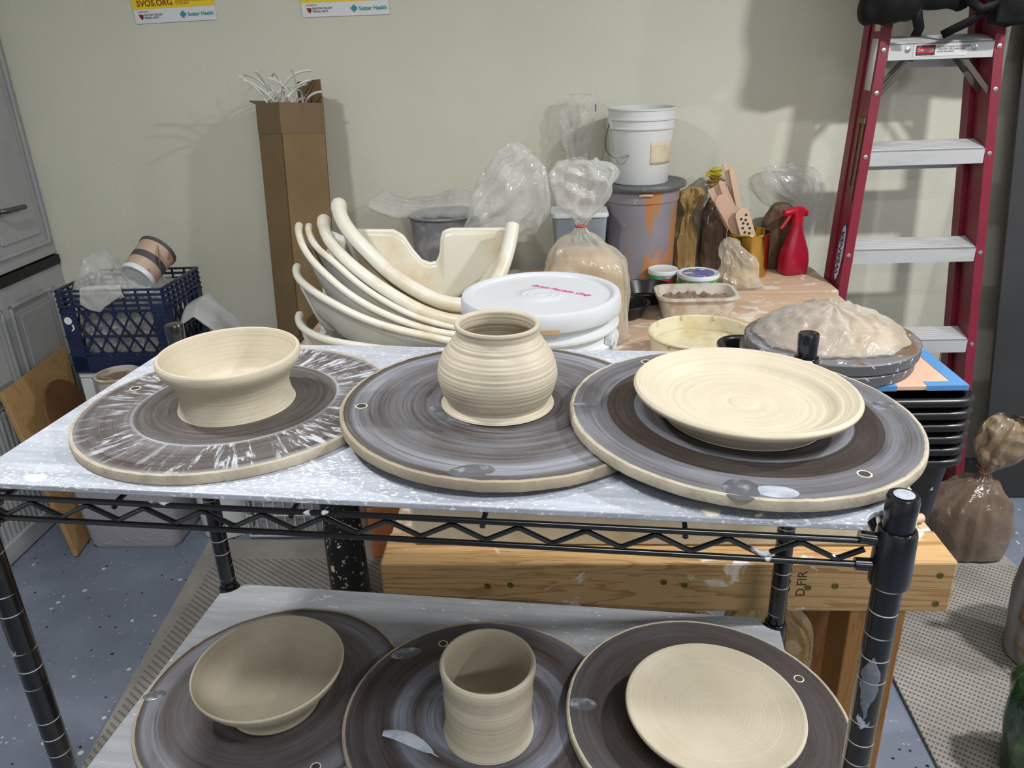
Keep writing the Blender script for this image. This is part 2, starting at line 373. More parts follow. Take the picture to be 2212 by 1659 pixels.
# ------------------------------------------------------------------ mesh helpers
class MB:
    def __init__(s):
        s.bm = bmesh.new()

    def face(s, vs):
        try:
            return s.bm.faces.new(vs)
        except ValueError:
            return None

    def box(s, x0, x1, y0, y1, z0, z1, mtx=None):
        v = []
        for z in (z0, z1):
            for x, y in ((x0, y0), (x1, y0), (x1, y1), (x0, y1)):
                p = Vector((x, y, z)); v.append(s.bm.verts.new(mtx @ p if mtx else p))
        for f in ((0, 3, 2, 1), (4, 5, 6, 7), (0, 1, 5, 4), (1, 2, 6, 5), (2, 3, 7, 6), (3, 0, 4, 7)):
            s.face([v[i] for i in f])
        return s

    def grid(s, P, closeu=False, capa=False, capb=False, flip=False):
        """P: rows of points, u runs inside a row"""
        rows = [[s.bm.verts.new(p) for p in r] for r in P]
        n = len(rows[0])
        for a, b in zip(rows[:-1], rows[1:]):
            for i in range(n if closeu else n - 1):
                j = (i + 1) % n
                q = [a[i], a[j], b[j], b[i]]
                s.face(q[::-1] if flip else q)
        if capa: s.face(rows[0][::-1])
        if capb: s.face(rows[-1])
        return s

    def lathe(s, prof, n=64, c=(0, 0, 0), mod=None, mtx=None):
        rows = []
        for r, z in prof:
            row = []
            if r < 1e-7:
                p = Vector((c[0], c[1], c[2] + z)); row = [s.bm.verts.new(mtx @ p if mtx else p)]
            else:
                for i in range(n):
                    t = 2 * PI * i / n
                    rr, zz = mod(r, t, z) if mod else (r, z)
                    p = Vector((c[0] + rr * math.cos(t), c[1] + rr * math.sin(t), c[2] + zz))
                    row.append(s.bm.verts.new(mtx @ p if mtx else p))
            rows.append(row)
        for a, b in zip(rows[:-1], rows[1:]):
            for i in range(n):
                j = (i + 1) % n
                if len(a) == 1 and len(b) == 1: continue
                if len(a) == 1: s.face([a[0], b[j], b[i]])
                elif len(b) == 1: s.face([a[i], a[j], b[0]])
                else: s.face([a[i], a[j], b[j], b[i]])
        return s

    def disc(s, r, z0, z1, n=64, c=(0, 0, 0), mtx=None, bev=0.):
        b = bev or min(.0008, (z1 - z0) * .3)
        return s.lathe([(0, z0), (r - b, z0), (r, z0 + b), (r, z1 - b), (r - b, z1), (0, z1)], n, c, None, mtx)

    def tube(s, pts, r, n=8, closed=False, cap=True):
        pts = [Vector(p) for p in pts]; N = len(pts)
        rs = r if hasattr(r, '__len__') else [r] * N
        tang = []
        for i in range(N):
            a = pts[(i - 1) % N] if (closed or i > 0) else pts[i]
            b = pts[(i + 1) % N] if (closed or i < N - 1) else pts[i]
            t = (b - a); tang.append(t.normalized() if t.length > 1e-9 else Vector((0, 0, 1)))
        up = Vector((0, 0, 1)) if abs(tang[0].z) < .9 else Vector((1, 0, 0))
        nv = tang[0].cross(up).normalized(); rows = []
        for i in range(N):
            nv = (nv - tang[i] * nv.dot(tang[i]))
            nv = nv.normalized() if nv.length > 1e-6 else tang[i].orthogonal().normalized()
            bn = tang[i].cross(nv)
            rows.append([s.bm.verts.new(pts[i] + (nv * math.cos(2 * PI * k / n) + bn * math.sin(2 * PI * k / n)) * rs[i]) for k in range(n)])
        for i in range(N if closed else N - 1):
            a, b = rows[i], rows[(i + 1) % N]
            for k in range(n):
                s.face([a[k], a[(k + 1) % n], b[(k + 1) % n], b[k]])
        if not closed and cap:
            s.face(rows[0][::-1]); s.face(rows[-1])
        return s

    def prism(s, pts, z0, z1, mtx=None):
        f = lambda p: (mtx @ Vector(p)) if mtx else Vector(p)
        a = [s.bm.verts.new(f((x, y, z0))) for x, y in pts]; b = [s.bm.verts.new(f((x, y, z1))) for x, y in pts]
        s.face(a[::-1]); s.face(b)
        for i in range(len(pts)):
            j = (i + 1) % len(pts); s.face([a[i], a[j], b[j], b[i]])
        return s

    def build(s, name, m, parent=None, smooth=True, bev=0., solid=0., sub=0, loc=None, rot=None, ang=40, noff=0.):
        bmesh.ops.recalc_face_normals(s.bm, faces=s.bm.faces)
        me = D2.meshes.new(name); s.bm.to_mesh(me); s.bm.free()
        me.materials.append(m)
        if smooth:
            me.polygons.foreach_set('use_smooth', [True] * len(me.polygons))
            if 'polythene' in m.name: ang = 17
            try: me.set_sharp_from_angle(angle=math.radians(ang))
            except Exception: pass
        o = D2.objects.new(name, me); COL.objects.link(o)
        if parent: o.parent = parent
        if loc is not None: o.location = loc
        if rot is not None: o.rotation_euler = rot
        if solid:
            q = o.modifiers.new('thick', 'SOLIDIFY'); q.thickness = solid; q.offset = noff
        if sub:
            q = o.modifiers.new('smooth', 'SUBSURF'); q.levels = q.render_levels = sub
        if bev:
            q = o.modifiers.new('bevel', 'BEVEL'); q.width = bev; q.segments = 2; q.limit_method = 'ANGLE'; q.angle_limit = math.radians(40)
        return o


def tag(o, label, cat, group=None, kind=None):
    o['label'] = label; o['category'] = cat
    if group: o['group'] = group
    if kind: o['kind'] = kind
    return o


def thing(name, label, cat, loc=(0, 0, 0), rot=(0, 0, 0), group=None):
    o = D2.objects.new(name, None); COL.objects.link(o); o.empty_display_size = .05
    o.location = loc; o.rotation_euler = rot if hasattr(rot, '__len__') else (0, 0, rot)
    return tag(o, label, cat, group)


def rthing(name, label, cat, a, b, z, rot=0., group=None, tilt=(0, 0)):
    return thing(name, label, cat, W(a, b, z), (tilt[0], tilt[1], A + rot), group)


def struct(name, mb, m, smooth=False, bev=0.):
    o = mb.build(name, m, None, smooth, bev); o.location = K; o.rotation_euler = (0, 0, A); o['kind'] = 'structure'
    return o


def words(name, txt, size, m, parent, mtx, shear=0., align='CENTER', thick=.0003, bold=0.):
    cu = D2.curves.new(name, 'FONT'); cu.body = txt; cu.size = size; cu.shear = shear; cu.align_x = align; cu.align_y = 'CENTER'
    cu.extrude = thick; cu.offset = bold; cu.resolution_u = 3
    t = D2.objects.new('tmp', cu); COL.objects.link(t)
    dg = bpy.context.evaluated_depsgraph_get()
    me = D2.meshes.new_from_object(t.evaluated_get(dg)); D2.objects.remove(t); D2.curves.remove(cu)
    me.name = name; me.materials.clear(); me.materials.append(m)
    o = D2.objects.new(name, me); COL.objects.link(o); o.parent = parent; o.matrix_local = mtx
    return o


def nz(x, y, z=0.):
    return noise.noise(Vector((x, y, z)))


def hermite(rows, nv):
    """rows: lists of numbers; returns nv smoothly interpolated rows (Catmull-Rom)"""
    R = np.array(rows, float); n = len(R); out = []
    for t in np.linspace(0, n - 1, nv):
        i = min(int(t), n - 2); f = t - i
        p0, p1, p2, p3 = R[max(i - 1, 0)], R[i], R[i + 1], R[min(i + 2, n - 1)]
        out.append(.5 * ((2 * p1) + (-p0 + p2) * f + (2 * p0 - 5 * p1 + 4 * p2 - p3) * f * f + (-p0 + 3 * p1 - 3 * p2 + p3) * f ** 3))
    return np.array(out)


def facets(seed, nc, mc, skew):
    """random flat facets with creases between them, periodic in u"""
    rg = random.Random(int(seed * 131) + nc)
    T = [[rg.uniform(-1, 1) for _ in range(nc)] for _ in range(mc + 2)]

    def f(u, v):
        x = (u * nc + v * skew * 3) % nc; y = min(v, .9999) * mc
        i, j = int(x), int(y); fx, fy = x - i, y - j; i2 = (i + 1) % nc; i %= nc
        a, b, c_, d = T[j][i], T[j][i2], T[j + 1][i], T[j + 1][i2]
        if fx + fy < 1: return a + (b - a) * fx + (c_ - a) * fy
        return d + (c_ - d) * (1 - fx) + (b - d) * (1 - fy)
    return f


def fold(rows, nu=96, nv=48, k=13, seed=0., sq=2.6):
    """pleated film or a lump: rows of (cx, cy, cz, rx, ry, pleat, crumple)"""
    P = []
    f_a, f_b, f_c = facets(seed, 9, 6, 1.3), facets(seed + 1, 19, 12, -2.2), facets(seed + 2, 13, 9, .7)
    for jv, (cx, cy, cz, rx, ry, pl, cr) in enumerate(hermite(rows, nv).tolist()):
        row = []
        for i in range(nu):
            t = 2 * PI * i / nu; c, s_ = math.cos(t), math.sin(t)
            e = (abs(c) ** sq + abs(s_) ** sq) ** (-1 / sq)
            q = 1 + pl * (.6 * math.sin(k * t + seed + 1.5 * nz(c * 1.5, s_ * 1.5, seed)) + .7 * nz(c * 4, s_ * 4, seed + cz * 3))
            x, y = cx + rx * e * c * q, cy + ry * e * s_ * q
            f1 = f_a(i / nu, jv / (nv - 1)); f2 = f_b(i / nu, jv / (nv - 1)); f3 = f_c(i / nu, jv / (nv - 1))
            d = cr * ((1.0 * f1 + .55 * f2) * Vector((c, s_, .15)) + .5 * f3 * Vector((-s_, c, .5)))
            row.append(Vector((x, y, cz)) + d)
        P.append(row)
    return P


def sheet(fn, nu=60, nv=60):
    return [[Vector(fn(i / (nu - 1), j / (nv - 1))) for i in range(nu)] for j in range(nv)]


def twist(name, r, z, m, parent, c=(0, 0), ends=True):
    mb = MB(); mb.tube([(c[0] + r * math.cos(t), c[1] + r * math.sin(t), z) for t in np.linspace(0, 2 * PI, 17)[:-1]], .0028, 6, True)
    if ends:
        mb.tube([(c[0] + r, c[1] - r * .5, z), (c[0] + r * 1.8, c[1] - r * .9, z + .004), (c[0] + r * 2.4, c[1] - r, z + .010)], .002, 6)
    return mb.build(name, m, parent)


# ------------------------------------------------------------------ the room
RA, RB, RH = 6.2, -6.4, 2.62
struct('floor', MB().box(-.1, RA + .1, RB - .1, .1, -.1, 0), M['floor'])
struct('wall_back', MB().box(-.1, RA + .1, 0, .1, 0, RH), M['wall'])
struct('wall_right', MB().box(RA, RA + .1, RB, 0, 0, RH), M['white_wall'])
struct('wall_front', MB().box(-.1, RA + .1, RB - .1, RB, 0, RH), M['white_wall'])
struct('ceiling', MB().box(-.1, RA + .1, RB - .1, .1, RH, RH + .1), M['ceiling'])
# the left wall is plain beyond the door and over it
struct('wall_left', MB().box(-.1, 0, RB, -2.75, 0, RH).box(-.1, 0, -2.75, 0, 2.3, RH), M['white_wall'])

# door_1: a wide grey panelled door with a black seal strip and a ribbed foot, in the plane of the left wall
d1 = D2.objects.new('door_1', None); COL.objects.link(d1); d1.location = K; d1.rotation_euler = (0, 0, A); d1['kind'] = 'structure'
DB0, DB1 = -2.75, -.006
mb = MB().box(-.06, -.004, DB0, DB1, .93, 2.3)


def panels(z0, z1, edges, mb):
    for b0, b1 in edges:                                   # a recessed moulding around a raised field
        f = .012
        for (p0, p1, q0, q1) in ((b0, b1, z0, z0 + f), (b0, b1, z1 - f, z1), (b0, b0 + f, z0, z1), (b1 - f, b1, z0, z1)):
            mb.box(-.004, .006, p0, p1, q0, q1)
        mb.box(-.004, .003, b0 + .045, b1 - .045, z0 + .045, z1 - .045)


EDG = [(-.345, -.03), (-.72, -.375), (-1.10, -.755), (-1.48, -1.135), (-1.86, -1.515)]
panels(.975, 1.72, EDG, mb); panels(1.76, 2.25, EDG, mb)
mb.build('upper_section', M['door'], d1, False, .003)
mb = MB().box(-.06, -.004, DB0, DB1, .50, .893); panels(.535, .822, [(-.355, -.09), (-.74, -.395), (-1.12, -.78), (-1.5, -1.16)], mb)
mb.build('lower_section', M['door'], d1, False, .003)
MB().box(-.05, .004, DB0, DB1, .889, .925).build('seal_strip', M['rubber_black'], d1, False, .003)
mb = MB().box(-.06, -.012, DB0, DB1, .07, .50)
for i in range(92):
    b = -.04 - i * .024
    mb.box(-.012, .001, b - .012, b, .075, .498)
mb.build('ribbed_vent', M['door_vent'], d1, False, .002)
MB().box(-.055, .012, DB0, DB1, .005, .075).build('bottom_rail', M['door'], d1, False, .004)
h = MB().tube([(0, -.30, 1.14), (.035, -.30, 1.14), (.045, -.285, 1.14), (.045, -.19, 1.137)], .009, 10)
h.disc(.026, 0, .01, 24, mtx=Matrix.Translation((0, -.30, 1.14)) @ Matrix.Rotation(PI / 2, 4, 'Y'))
tg = h.build('door_handle', M['dark_steel'], d1); tg['label'] = 'dark metal lever handle'


# two flyers on the back wall
def flyer(label, corners):
    (a0, z0), (a1, z1), top = corners
    w = math.hypot(a1 - a0, z1 - z0); ang = math.atan2(z1 - z0, a1 - a0); H = .36
    t = rthing('flyer', label, 'flyer', a0, -.003, z0, 0, 'sponsor flyers on the back wall')
    t.rotation_euler = (0, -ang, A)
    q = Matrix.Rotation(PI / 2, 4, 'X')

    def at(x, z, y=-.0022):
        return Matrix.Translation((x, y, z)) @ q
    s = w / .283
    MB().box(0, w, -.001, .001, 0, H).build('sheet', M['poster_white'], t, False)
    MB().box(0, w, -.0018, -.001, top, H).build('yellow_band', M['poster_yellow'], t, False)
    words('lettering', 'SVOS.ORG', .0265 * s, M['poster_brown'], t, at(.078 * s, top + .0165), bold=.0006)
    words('small_print', 'SILICON VALLEY OPEN STUDIOS\nIS A PROGRAM', .0070 * s, M['poster_brown'], t, at(.150 * s, top + .015), align='LEFT')
    words('lettering', 'Sutter Health', .0165 * s, M['teal'], t, at(.186 * s, .021), align='LEFT', bold=.0003)
    words('lettering', 'SILICON VALLEY\nVISUAL ARTS', .0088 * s, M['black_print'], t, at(.034 * s, .021), align='LEFT')
    words('small_print', 'A PROGRAM OF', .005 * s, M['grey_print'], t, at(.014 * s, .036), align='LEFT')
    lg = MB(); lg.box(.1665 * s, .1725 * s, -.0022, -.001, .011, .033).box(.1585 * s, .1805 * s, -.0023, -.001, .019, .025)
    lg.box(.1625 * s, .166 * s, -.0024, -.001, .015, .029).box(.173 * s, .1765 * s, -.0024, -.001, .015, .029)
    lg.build('cross_emblem', M['teal'], t, False)
    m1 = MB().prism([(.015 * s, .029), (.031 * s, .027), (.030 * s, .016), (.025 * s, .011), (.018 * s, .018)], 0, .001, Matrix.Rotation(PI / 2, 4, 'X') @ Matrix.Translation((0, 0, .001)))
    m1.build('shield_emblem', M['red_logo'], t, False)
    m2 = MB().prism([(.023 * s, .0265), (.030 * s, .0255), (.028 * s, .015), (.024 * s, .014)], 0, .001, Matrix.Rotation(PI / 2, 4, 'X') @ Matrix.Translation((0, 0, .0015)))
    m2.build('shield_emblem', M['black_print'], t, False)
    return t


flyer('sponsor flyer with SVOS.ORG on yellow, on the wall left of the tall box', ((.486, 1.710), (.769, 1.714), .044))
flyer('sponsor flyer showing only a sliver of yellow, right of the one reading SVOS.ORG', ((1.065, 1.709), (1.361, 1.708), .044))

# ------------------------------------------------------------------ the wire rack (its own axes are the world axes)
ZT = 1.20; LX, DY = .889, .405; ZL = ZT - .4313
rack = thing('wire_shelving_rack', 'black wire shelving rack carrying the fresh pots on two shelves', 'shelving rack')
for i, (x, y) in enumerate(((0, 0), (LX, 0), (0, DY), (LX, DY))):
    p = MB().lathe([(0, .043), (.0127, .043), (.0127, ZT + .024), (0, ZT + .024)], 32).build('post', M['post'], rack, loc=(x, y, 0))
    MB().lathe([(.0131, ZT + .018), (.0134, ZT + .0325), (.0122, ZT + .0345), (0, ZT + .0352)], 32).build('post_cap', M['cap'], p)
    MB().lathe([(0, .0125), (.017, .0125), (.018, .0205), (.010, .033), (.006, .045), (0, .045)], 24).build('levelling_foot', M['collar'], p)
    if (x, y) == (LX, 0):
        def smear(u, v):
            t = math.radians(-118 + 70 * (u - .5)); z = 1.035 + .075 * (v - .5)
            r = .01285 + .0012 * max(0, 1 - ((u - .5) / .5) ** 2) * max(0, 1 - ((v - .5) / .5) ** 2)
            w = max(.06, min(1, 1.75 * v) * min(1, 4 * (1 - v))) * (1 + .35 * nz(v * 9, 3)) + .1 * nz(v * 25, 7)
            t = math.radians(-112 + 78 * (u - .5) * w + 9 * nz(v * 6, 1))
            return (r * math.cos(t), r * math.sin(t), z)
        MB().grid(sheet(smear, 30, 30)).build('slip_smear', M['smear'], p)
        MB().disc(.0085, 0, .0006, 24, (0, -.001, ZT + .0352)).build('slip_smear', M['slip'], p)


def ring_pts(x0, y0, x1, y1, z, s):
    return (x0, y0, z), (x1, y1, z)


for z0, nm in ((ZT, 'upper'), (ZL, 'lower')):
    fr = D2.objects.new('wire_shelf', None); COL.objects.link(fr); fr.parent = rack
    for (x, y) in ((0, 0), (LX, 0), (0, DY), (LX, DY)):
        sx, sy = (1 if x == 0 else -1), (1 if y == 0 else -1)
        c = MB().lathe([(.0133, .002), (.0155, .0015), (.0166, -.002), (.0170, -.020), (.0176, -.046), (.0168, -.053), (.0145, -.054), (.0133, -.052)], 40, (x, y, z0))
        c.tube([(x + sx * .030, y, z0 - .008), (x + sx * .0145, y, z0 - .010)], .006, 10)
        c.tube([(x + sx * .030, y, z0 - .036), (x + sx * .0150, y, z0 - .036)], .006, 10)
        c.tube([(x, y + sy * .030, z0 - .008), (x, y + sy * .0145, z0 - .010)], .006, 10)
        c.tube([(x, y + sy * .030, z0 - .036), (x, y + sy * .0150, z0 - .036)], .006, 10)
        c.build('corner_collar', M['collar'], fr)
    zu, zl = z0 - .012, z0 - .0365
    for nmr, (p, q, n, first) in {'front': ((0, 0), (LX, 0), 14, .0359), 'back': ((0, DY), (LX, DY), 14, .0359), 'left': ((0, 0), (0, DY), 6, .045), 'right': ((LX, 0), (LX, DY), 6, .045)}.items():
        d = (Vector(q + (0,)) - Vector(p + (0,))); L = d.length; d.normalize()
        P = lambda t, z: Vector(p + (0,)) + d * t + Vector((0, 0, z))
        mb = MB(); mb.tube([P(.015, zu), P(L - .015, zu)], .0031, 10); mb.tube([P(.015, zl), P(L - .018, zl)], .0031, 10)
        step = .0621 if n == 14 else (L - .09) / 5
        zz = []
        zz.append((first - .02, zu - .008))
        for k in range(n):
            xb = first + step * k
            zz.append((xb, zl + .0045))
            if k < n - 1: zz.append((xb + step / 2, zu - .0045))
        zz.append((zz[-1][0] + .022, zl + .016))
        pts = []
        for i, (t, z) in enumerate(zz):                      # rounded bends
            if 0 < i < len(zz) - 1:
                for (j, f) in ((i - 1, .16), (i - 1, .06), (i + 1, .06), (i + 1, .16)):
                    t2, z2 = zz[j]; pts.append(P(t + (t2 - t) * f, z + (z2 - z) * f))
            else:
                pts.append(P(t, z))
        mb.tube(pts, .0027, 8)
        mb.build('rail_truss', M['wire'], fr)
    mb = MB()
    for i in range(1, 17):
        x = i * LX / 17
        mb.tube([(x, .022, z0 - .0095), (x, DY - .022, z0 - .0095)], .0016, 6)
    mb.build('shelf_wires', M['wire'], fr)
    mb = MB()
    for x in (.157, .343, .53, .714):
        mb.tube([(x, .001, z0 - .0185), (x, .010, z0 - .0155), (x, .03, z0 - .014), (x, DY - .003, z0 - .014)], .0028, 8)
    mb.build('cross_bar', M['wire'], fr)


def corner_poly(x0, x1, y0, y1, r, k=7):
    """rectangle whose four corners are scooped around the posts"""
    out = []
    for cx, cy, a0 in ((x0, y0, 90), (x1, y0, 180), (x1, y1, 270), (x0, y1, 0)):
        arc = [(cx + r * math.cos(math.radians(a0 - 90 * i / k)), cy + r * math.sin(math.radians(a0 - 90 * i / k))) for i in range(k + 1)]
        out += arc
    return out


ub = MB().prism(corner_poly(-.002, LX + .002, -.0035, DY + .001, .027), ZT - .0005, ZT + .006).build('shelf_board', M['board_up'], None, False, .0012)
tag(ub, 'slurry-specked grey board lying on the upper rack shelf', 'board')
lb = MB().prism(corner_poly(-.002, LX + .002, -.0035, DY + .001, .027), ZL - .0005, ZL + .006).build('shelf_board', M['board_low'], None, False, .0012)
tag(lb, 'plain grey board lying on the lower rack shelf', 'board')
for (x, y, sx, sy) in ((.735, .006, .010, .0065), (.07, .010, .0125, .0075), (.254, .004, .004, .003), (.775, .004, .004, .003)):
    m_ = Matrix.Translation((x, y, ZT + .0061)) @ Matrix.Diagonal((sx, sy, .0012, 1))
    o = MB().lathe([(1, 0), (.85, .6), (.45, 1), (0, 1.05)], 28, mod=lambda r, t, z: (r * (1 + .16 * math.sin(2 * t + x * 40) + .1 * math.sin(3 * t)), z), mtx=m_).build('clay_drop', M['cream_drop'], ub)

# ------------------------------------------------------------------ throwing bats and pots
BATR, BATT = .178, .011


def bat(label, x, y, zb, phi, mat, edge, holes=(), notches=(), spin=0., grp='throwing bats on the rack'):
    t = thing('throwing_bat', label, 'throwing bat', (x, y, zb), (0, phi, 0), grp)
    MB().lathe([(0, 0), (BATR - .001, 0), (BATR, .001), (BATR, BATT - .0015), (BATR - .0015, BATT), (.12, BATT), (.06, BATT), (0, BATT)], 128).build('bat_disc', mat, t)
    def wob(r, a, z):
        q = 1 + .0018 * nz(math.cos(a) * 9, math.sin(a) * 9, x * 50) + .0016 * nz(math.cos(a) * 26, math.sin(a) * 26, z * 300 + x * 9)
        return r * q, z + .0006 * nz(math.cos(a) * 18, math.sin(a) * 18, 3 + x)
    MB().lathe([(BATR - .004, .0003), (BATR + .0012, .0005), (BATR + .0018, .003), (BATR + .0016, BATT - .003), (BATR + .0009, BATT - .0004), (BATR - .0012, BATT + .0006), (BATR - .003, BATT + .0001)], 160, mod=wob).build('clay_edge', edge, t)
    for hx, hy in holes:
        hh = MB().lathe([(.0052, .0002), (.0060, .0006), (.0068, .0002)], 28, (hx, hy, BATT)).build('pin_hole', M['cream_drop'], t)
        MB().disc(.0053, 0, .0004, 28, (hx, hy, BATT)).build('hole_shade', M['hole'], hh)  # flat disc on the bat face, the hole's shade put into its dark colour
    for nx, ny, sx, sy, ang, m_ in notches:
        q = Matrix.Translation((nx, ny, BATT)) @ Matrix.Rotation(ang, 4, 'Z') @ Matrix.Diagonal((sx, sy, .0009, 1))
        MB().lathe([(1, 0), (.9, .6), (.5, .9), (0, 1)], 32, mod=lambda r, t_, z: (r * (1 + .12 * math.sin(2 * t_ + nx * 70)), z), mtx=q).build('slip_spot', m_, t)
    return t


ZU = ZT + .0064; ZW = ZL + .0064
B1 = bat('throwing bat with radial slip streaks, under the wide wavy bowl', .205, .185, ZU, 0, M['bat1'], M['edge_clay'], holes=[(-.148, .026)])
B2 = bat('grey-washed throwing bat under the round-bellied vase', .521, .187, ZU + .0076, .036, M['bat2'], M['edge_brown'], holes=[(-.152, -.036)], notches=[(-.004, -.160, .022, .012, .1, M['slip_dark'])])
B3 = bat('throwing bat with brown ring and grey outer band, under the ridged plate', .777, .172, ZU + .0104, .044, M['bat3'], M['edge_clay'], holes=[(.095, -.119), (-.097, .126)],
         notches=[(-.018, -.164, .0185, .0165, 0, M['slip_dark']), (.012, -.163, .017, .011, -.1, M['slip']), (-.163, -.013, .013, .008, 0, M['slip_dark']), (.153, .040, .016, .009, .6, M['slip_dark'])])
B4 = bat('brown throwing bat under the shallow bowl on the lower shelf', .188, .165, ZW, 0, M['bat4'], M['edge_brown'], holes=[(.104, -.11)], notches=[(-.163, -.022, .014, .010, .3, M['slip_dark'])])
B5 = bat('slurry-swirled throwing bat under the straight cup', .482, .153, ZW + .0076, .038, M['bat5'], M['edge_brown'], holes=[(-.080, .121)], notches=[(-.128, .094, .022, .010, .6, M['slip_dark'])])
B6 = bat('dark throwing bat under the flat smooth plate', .768, .184, ZW + .0090, .040, M['bat6'], M['edge_clay'], holes=[(.128, .081)], notches=[(-.158, -.007, .016, .012, 0, M['slip_dark'])])
# a curl of scraped slurry on the cup's bat and damp patches by the vase
MB().grid(sheet(lambda u, v: (-.118 + .078 * u + .010 * (v - .5) * math.sin(3 * u), -.050 - .026 * u + .016 * math.sin(2.2 * u) * (1 - u) + (v - .5) * .016 * math.sin(PI * min(1, .12 + u)) ** .6, BATT + .0012 + .0022 * math.sin(PI * v) * (1 - .6 * u)), 26, 8)).build('slurry_scrape', M['slip'], B5)
for q in ((-.058, -.026, .018, .006, .5), (-.040, -.053, .020, .009, -.4)):
    m_ = Matrix.Translation((q[0], q[1], BATT)) @ Matrix.Rotation(q[4], 4, 'Z')
    MB().box(-q[2], q[2], -q[3], q[3], 0, .0006, m_).build('wet_patch', M['slip_dark'], B2, False)


def dens(prof, step=.0012):
    """resample a profile finely so throwing ridges can be pressed into it"""
    P = hermite(prof, len(prof) * 8); out = [P[0]]
    for p in P[1:]:
        if np.linalg.norm(p - out[-1]) > step * .6: out.append(p)
    out.append(P[-1])
    return out


def pot(name, label, cat, parent_bat, off, prof, mat, ridge=.0004, lam=.0045, seed=0., wob=.002, n=120, oval=0., tilt=0.):
    rz = parent_bat.rotation_euler.y
    base = Vector(parent_bat.location) + Matrix.Rotation(rz, 4, 'Y') @ Vector((off[0], off[1], BATT + .0010))
    prof = [tuple(p) for p in dens(prof)]
    R = []; L = 0.
    for i, (r, z) in enumerate(prof):
        if i: L += math.hypot(r - prof[i - 1][0], z - prof[i - 1][1])
        R.append((max(r, 0.), z, L))
    key = {(round(r, 6), round(z, 6)): l for r, z, l in R}

    def mod(r, t, z):
        l = key.get((round(r, 6), round(z, 6)), 0)
        w = l / lam
        a = ridge * (1.5 * nz(w * 1.15, seed, .12 * math.cos(t + seed)) + .9 * nz(w * 2.7, seed + 4, .2 * math.sin(t)) + .35 * math.sin(w * 2 * PI + 1.4 * nz(l * 90, seed)))
        f = 1 + wob * nz(math.cos(t) * .9, math.sin(t) * .9, z * 12 + seed) + oval * math.cos(2 * t + seed)
        return r * f + a * (1 if z > .004 else 0), z + a * .7 * (1 if z > .004 else 0) + tilt * r * math.cos(t - seed)
    mb = MB().lathe([(r, z) for r, z, _ in R], n, mod=mod)
    o = mb.build(name, mat, None, ang=75)
    o.location = base; o.rotation_euler = (0, rz, 0)
    return tag(o, label, cat)


pot('bowl', 'wide buff clay bowl with pinched waist and uneven rim on the upper shelf', 'bowl', B1, (.003, -.006),
    [(0, 0), (.04, 0), (.0637, 0), (.0652, .0014), (.0642, .0045), (.0624, .011), (.0615, .019), (.0624, .026), (.0652, .034), (.0695, .0405), (.0740, .0460), (.0778, .0515), (.0796, .0565), (.0793, .0612), (.0774, .0640), (.0757, .0640), (.0738, .0600), (.0700, .050), (.0640, .037), (.0585, .026), (.052, .018), (.040, .0130), (.02, .0112), (0, .011)],
    M['clay_pale'], .00016, .0026, 2.1, .012, tilt=.028)
pot('vase', 'round-bellied buff clay vase with a flared neck on the upper shelf', 'vase', B2, (-.005, -.004),
    [(0, 0), (.04, 0), (.0605, 0), (.0622, .0012), (.0608, .0030), (.0572, .0044), (.0562, .0066), (.0585, .011), (.0625, .020), (.0650, .031), (.0653, .040), (.0630, .050), (.0585, .060), (.0530, .068), (.0483, .0745), (.0452, .0800), (.0442, .0842), (.0450, .0880), (.0462, .0905), (.0458, .0925), (.0438, .0935), (.0415, .0925), (.0402, .0890), (.0405, .083), (.043, .075), (.050, .062), (.057, .048), (.060, .034), (.057, .018), (.045, .008), (0, .006)],
    M['clay_vase'], .00048, .0046, 5.3, .003)
pot('plate', 'round buff clay plate with raised throwing ridges on the upper shelf', 'plate', B3, (0, -.010),
    [(0, 0), (.05, 0), (.079, 0), (.0815, .0012), (.0865, .006), (.0965, .0150), (.1065, .0215), (.1115, .0248), (.1132, .0280), (.1124, .0312), (.1098, .0322), (.1062, .0306), (.0985, .0268), (.0915, .0240), (.0865, .0200), (.080, .0168), (.066, .0150), (.04, .0142), (.018, .0138), (.006, .0150), (0, .0152)],
    M['clay_pale'], .00105, .0092, 8.7, .006)
pot('bowl', 'shallow buff clay bowl with a thin flared rim on the lower shelf', 'bowl', B4, (.009, -.013),
    [(0, 0), (.04, 0), (.0585, 0), (.0597, .0015), (.0590, .005), (.0625, .013), (.0720, .024), (.0830, .036), (.0915, .0465), (.0965, .0550), (.0987, .0600), (.0982, .0622), (.0962, .0622), (.0938, .0570), (.0880, .0450), (.0800, .0345), (.070, .0265), (.055, .0205), (.035, .0180), (.014, .0172), (0, .0170)],
    M['clay'], .00012, .004, 1.2, .003)
pot('cup', 'straight-sided buff clay cup with a rounded lip on the lower shelf', 'cup', B5, (.012, -.022),
    [(0, 0), (.04, 0), (.0558, 0), (.0570, .0014), (.0564, .005), (.0552, .010), (.0545, .018), (.0542, .032), (.0546, .045), (.0553, .058), (.0552, .066), (.0548, .074), (.0556, .082), (.0570, .090), (.0583, .098), (.0587, .104), (.0578, .1085), (.0557, .110), (.0534, .1085), (.0520, .103), (.0510, .095), (.0500, .080), (.0495, .05), (.0488, .02), (.0465, .012), (.03, .009), (0, .0085)],
    M['clay_pale'], .00024, .0034, 3.9, .004)
pot('plate', 'flat smooth buff clay plate with a low rim on the lower shelf', 'plate', B6, (.005, -.018),
    [(0, 0), (.06, 0), (.084, 0), (.0862, .0015), (.093, .0095), (.1015, .0195), (.1080, .0265), (.1100, .0305), (.1094, .0332), (.1070, .0340), (.1005, .0322), (.090, .0296), (.078, .0280), (.06, .0268), (.03, .0262), (0, .0260)],
    M['clay_pale'], .00010, .006, 6.6, .002)

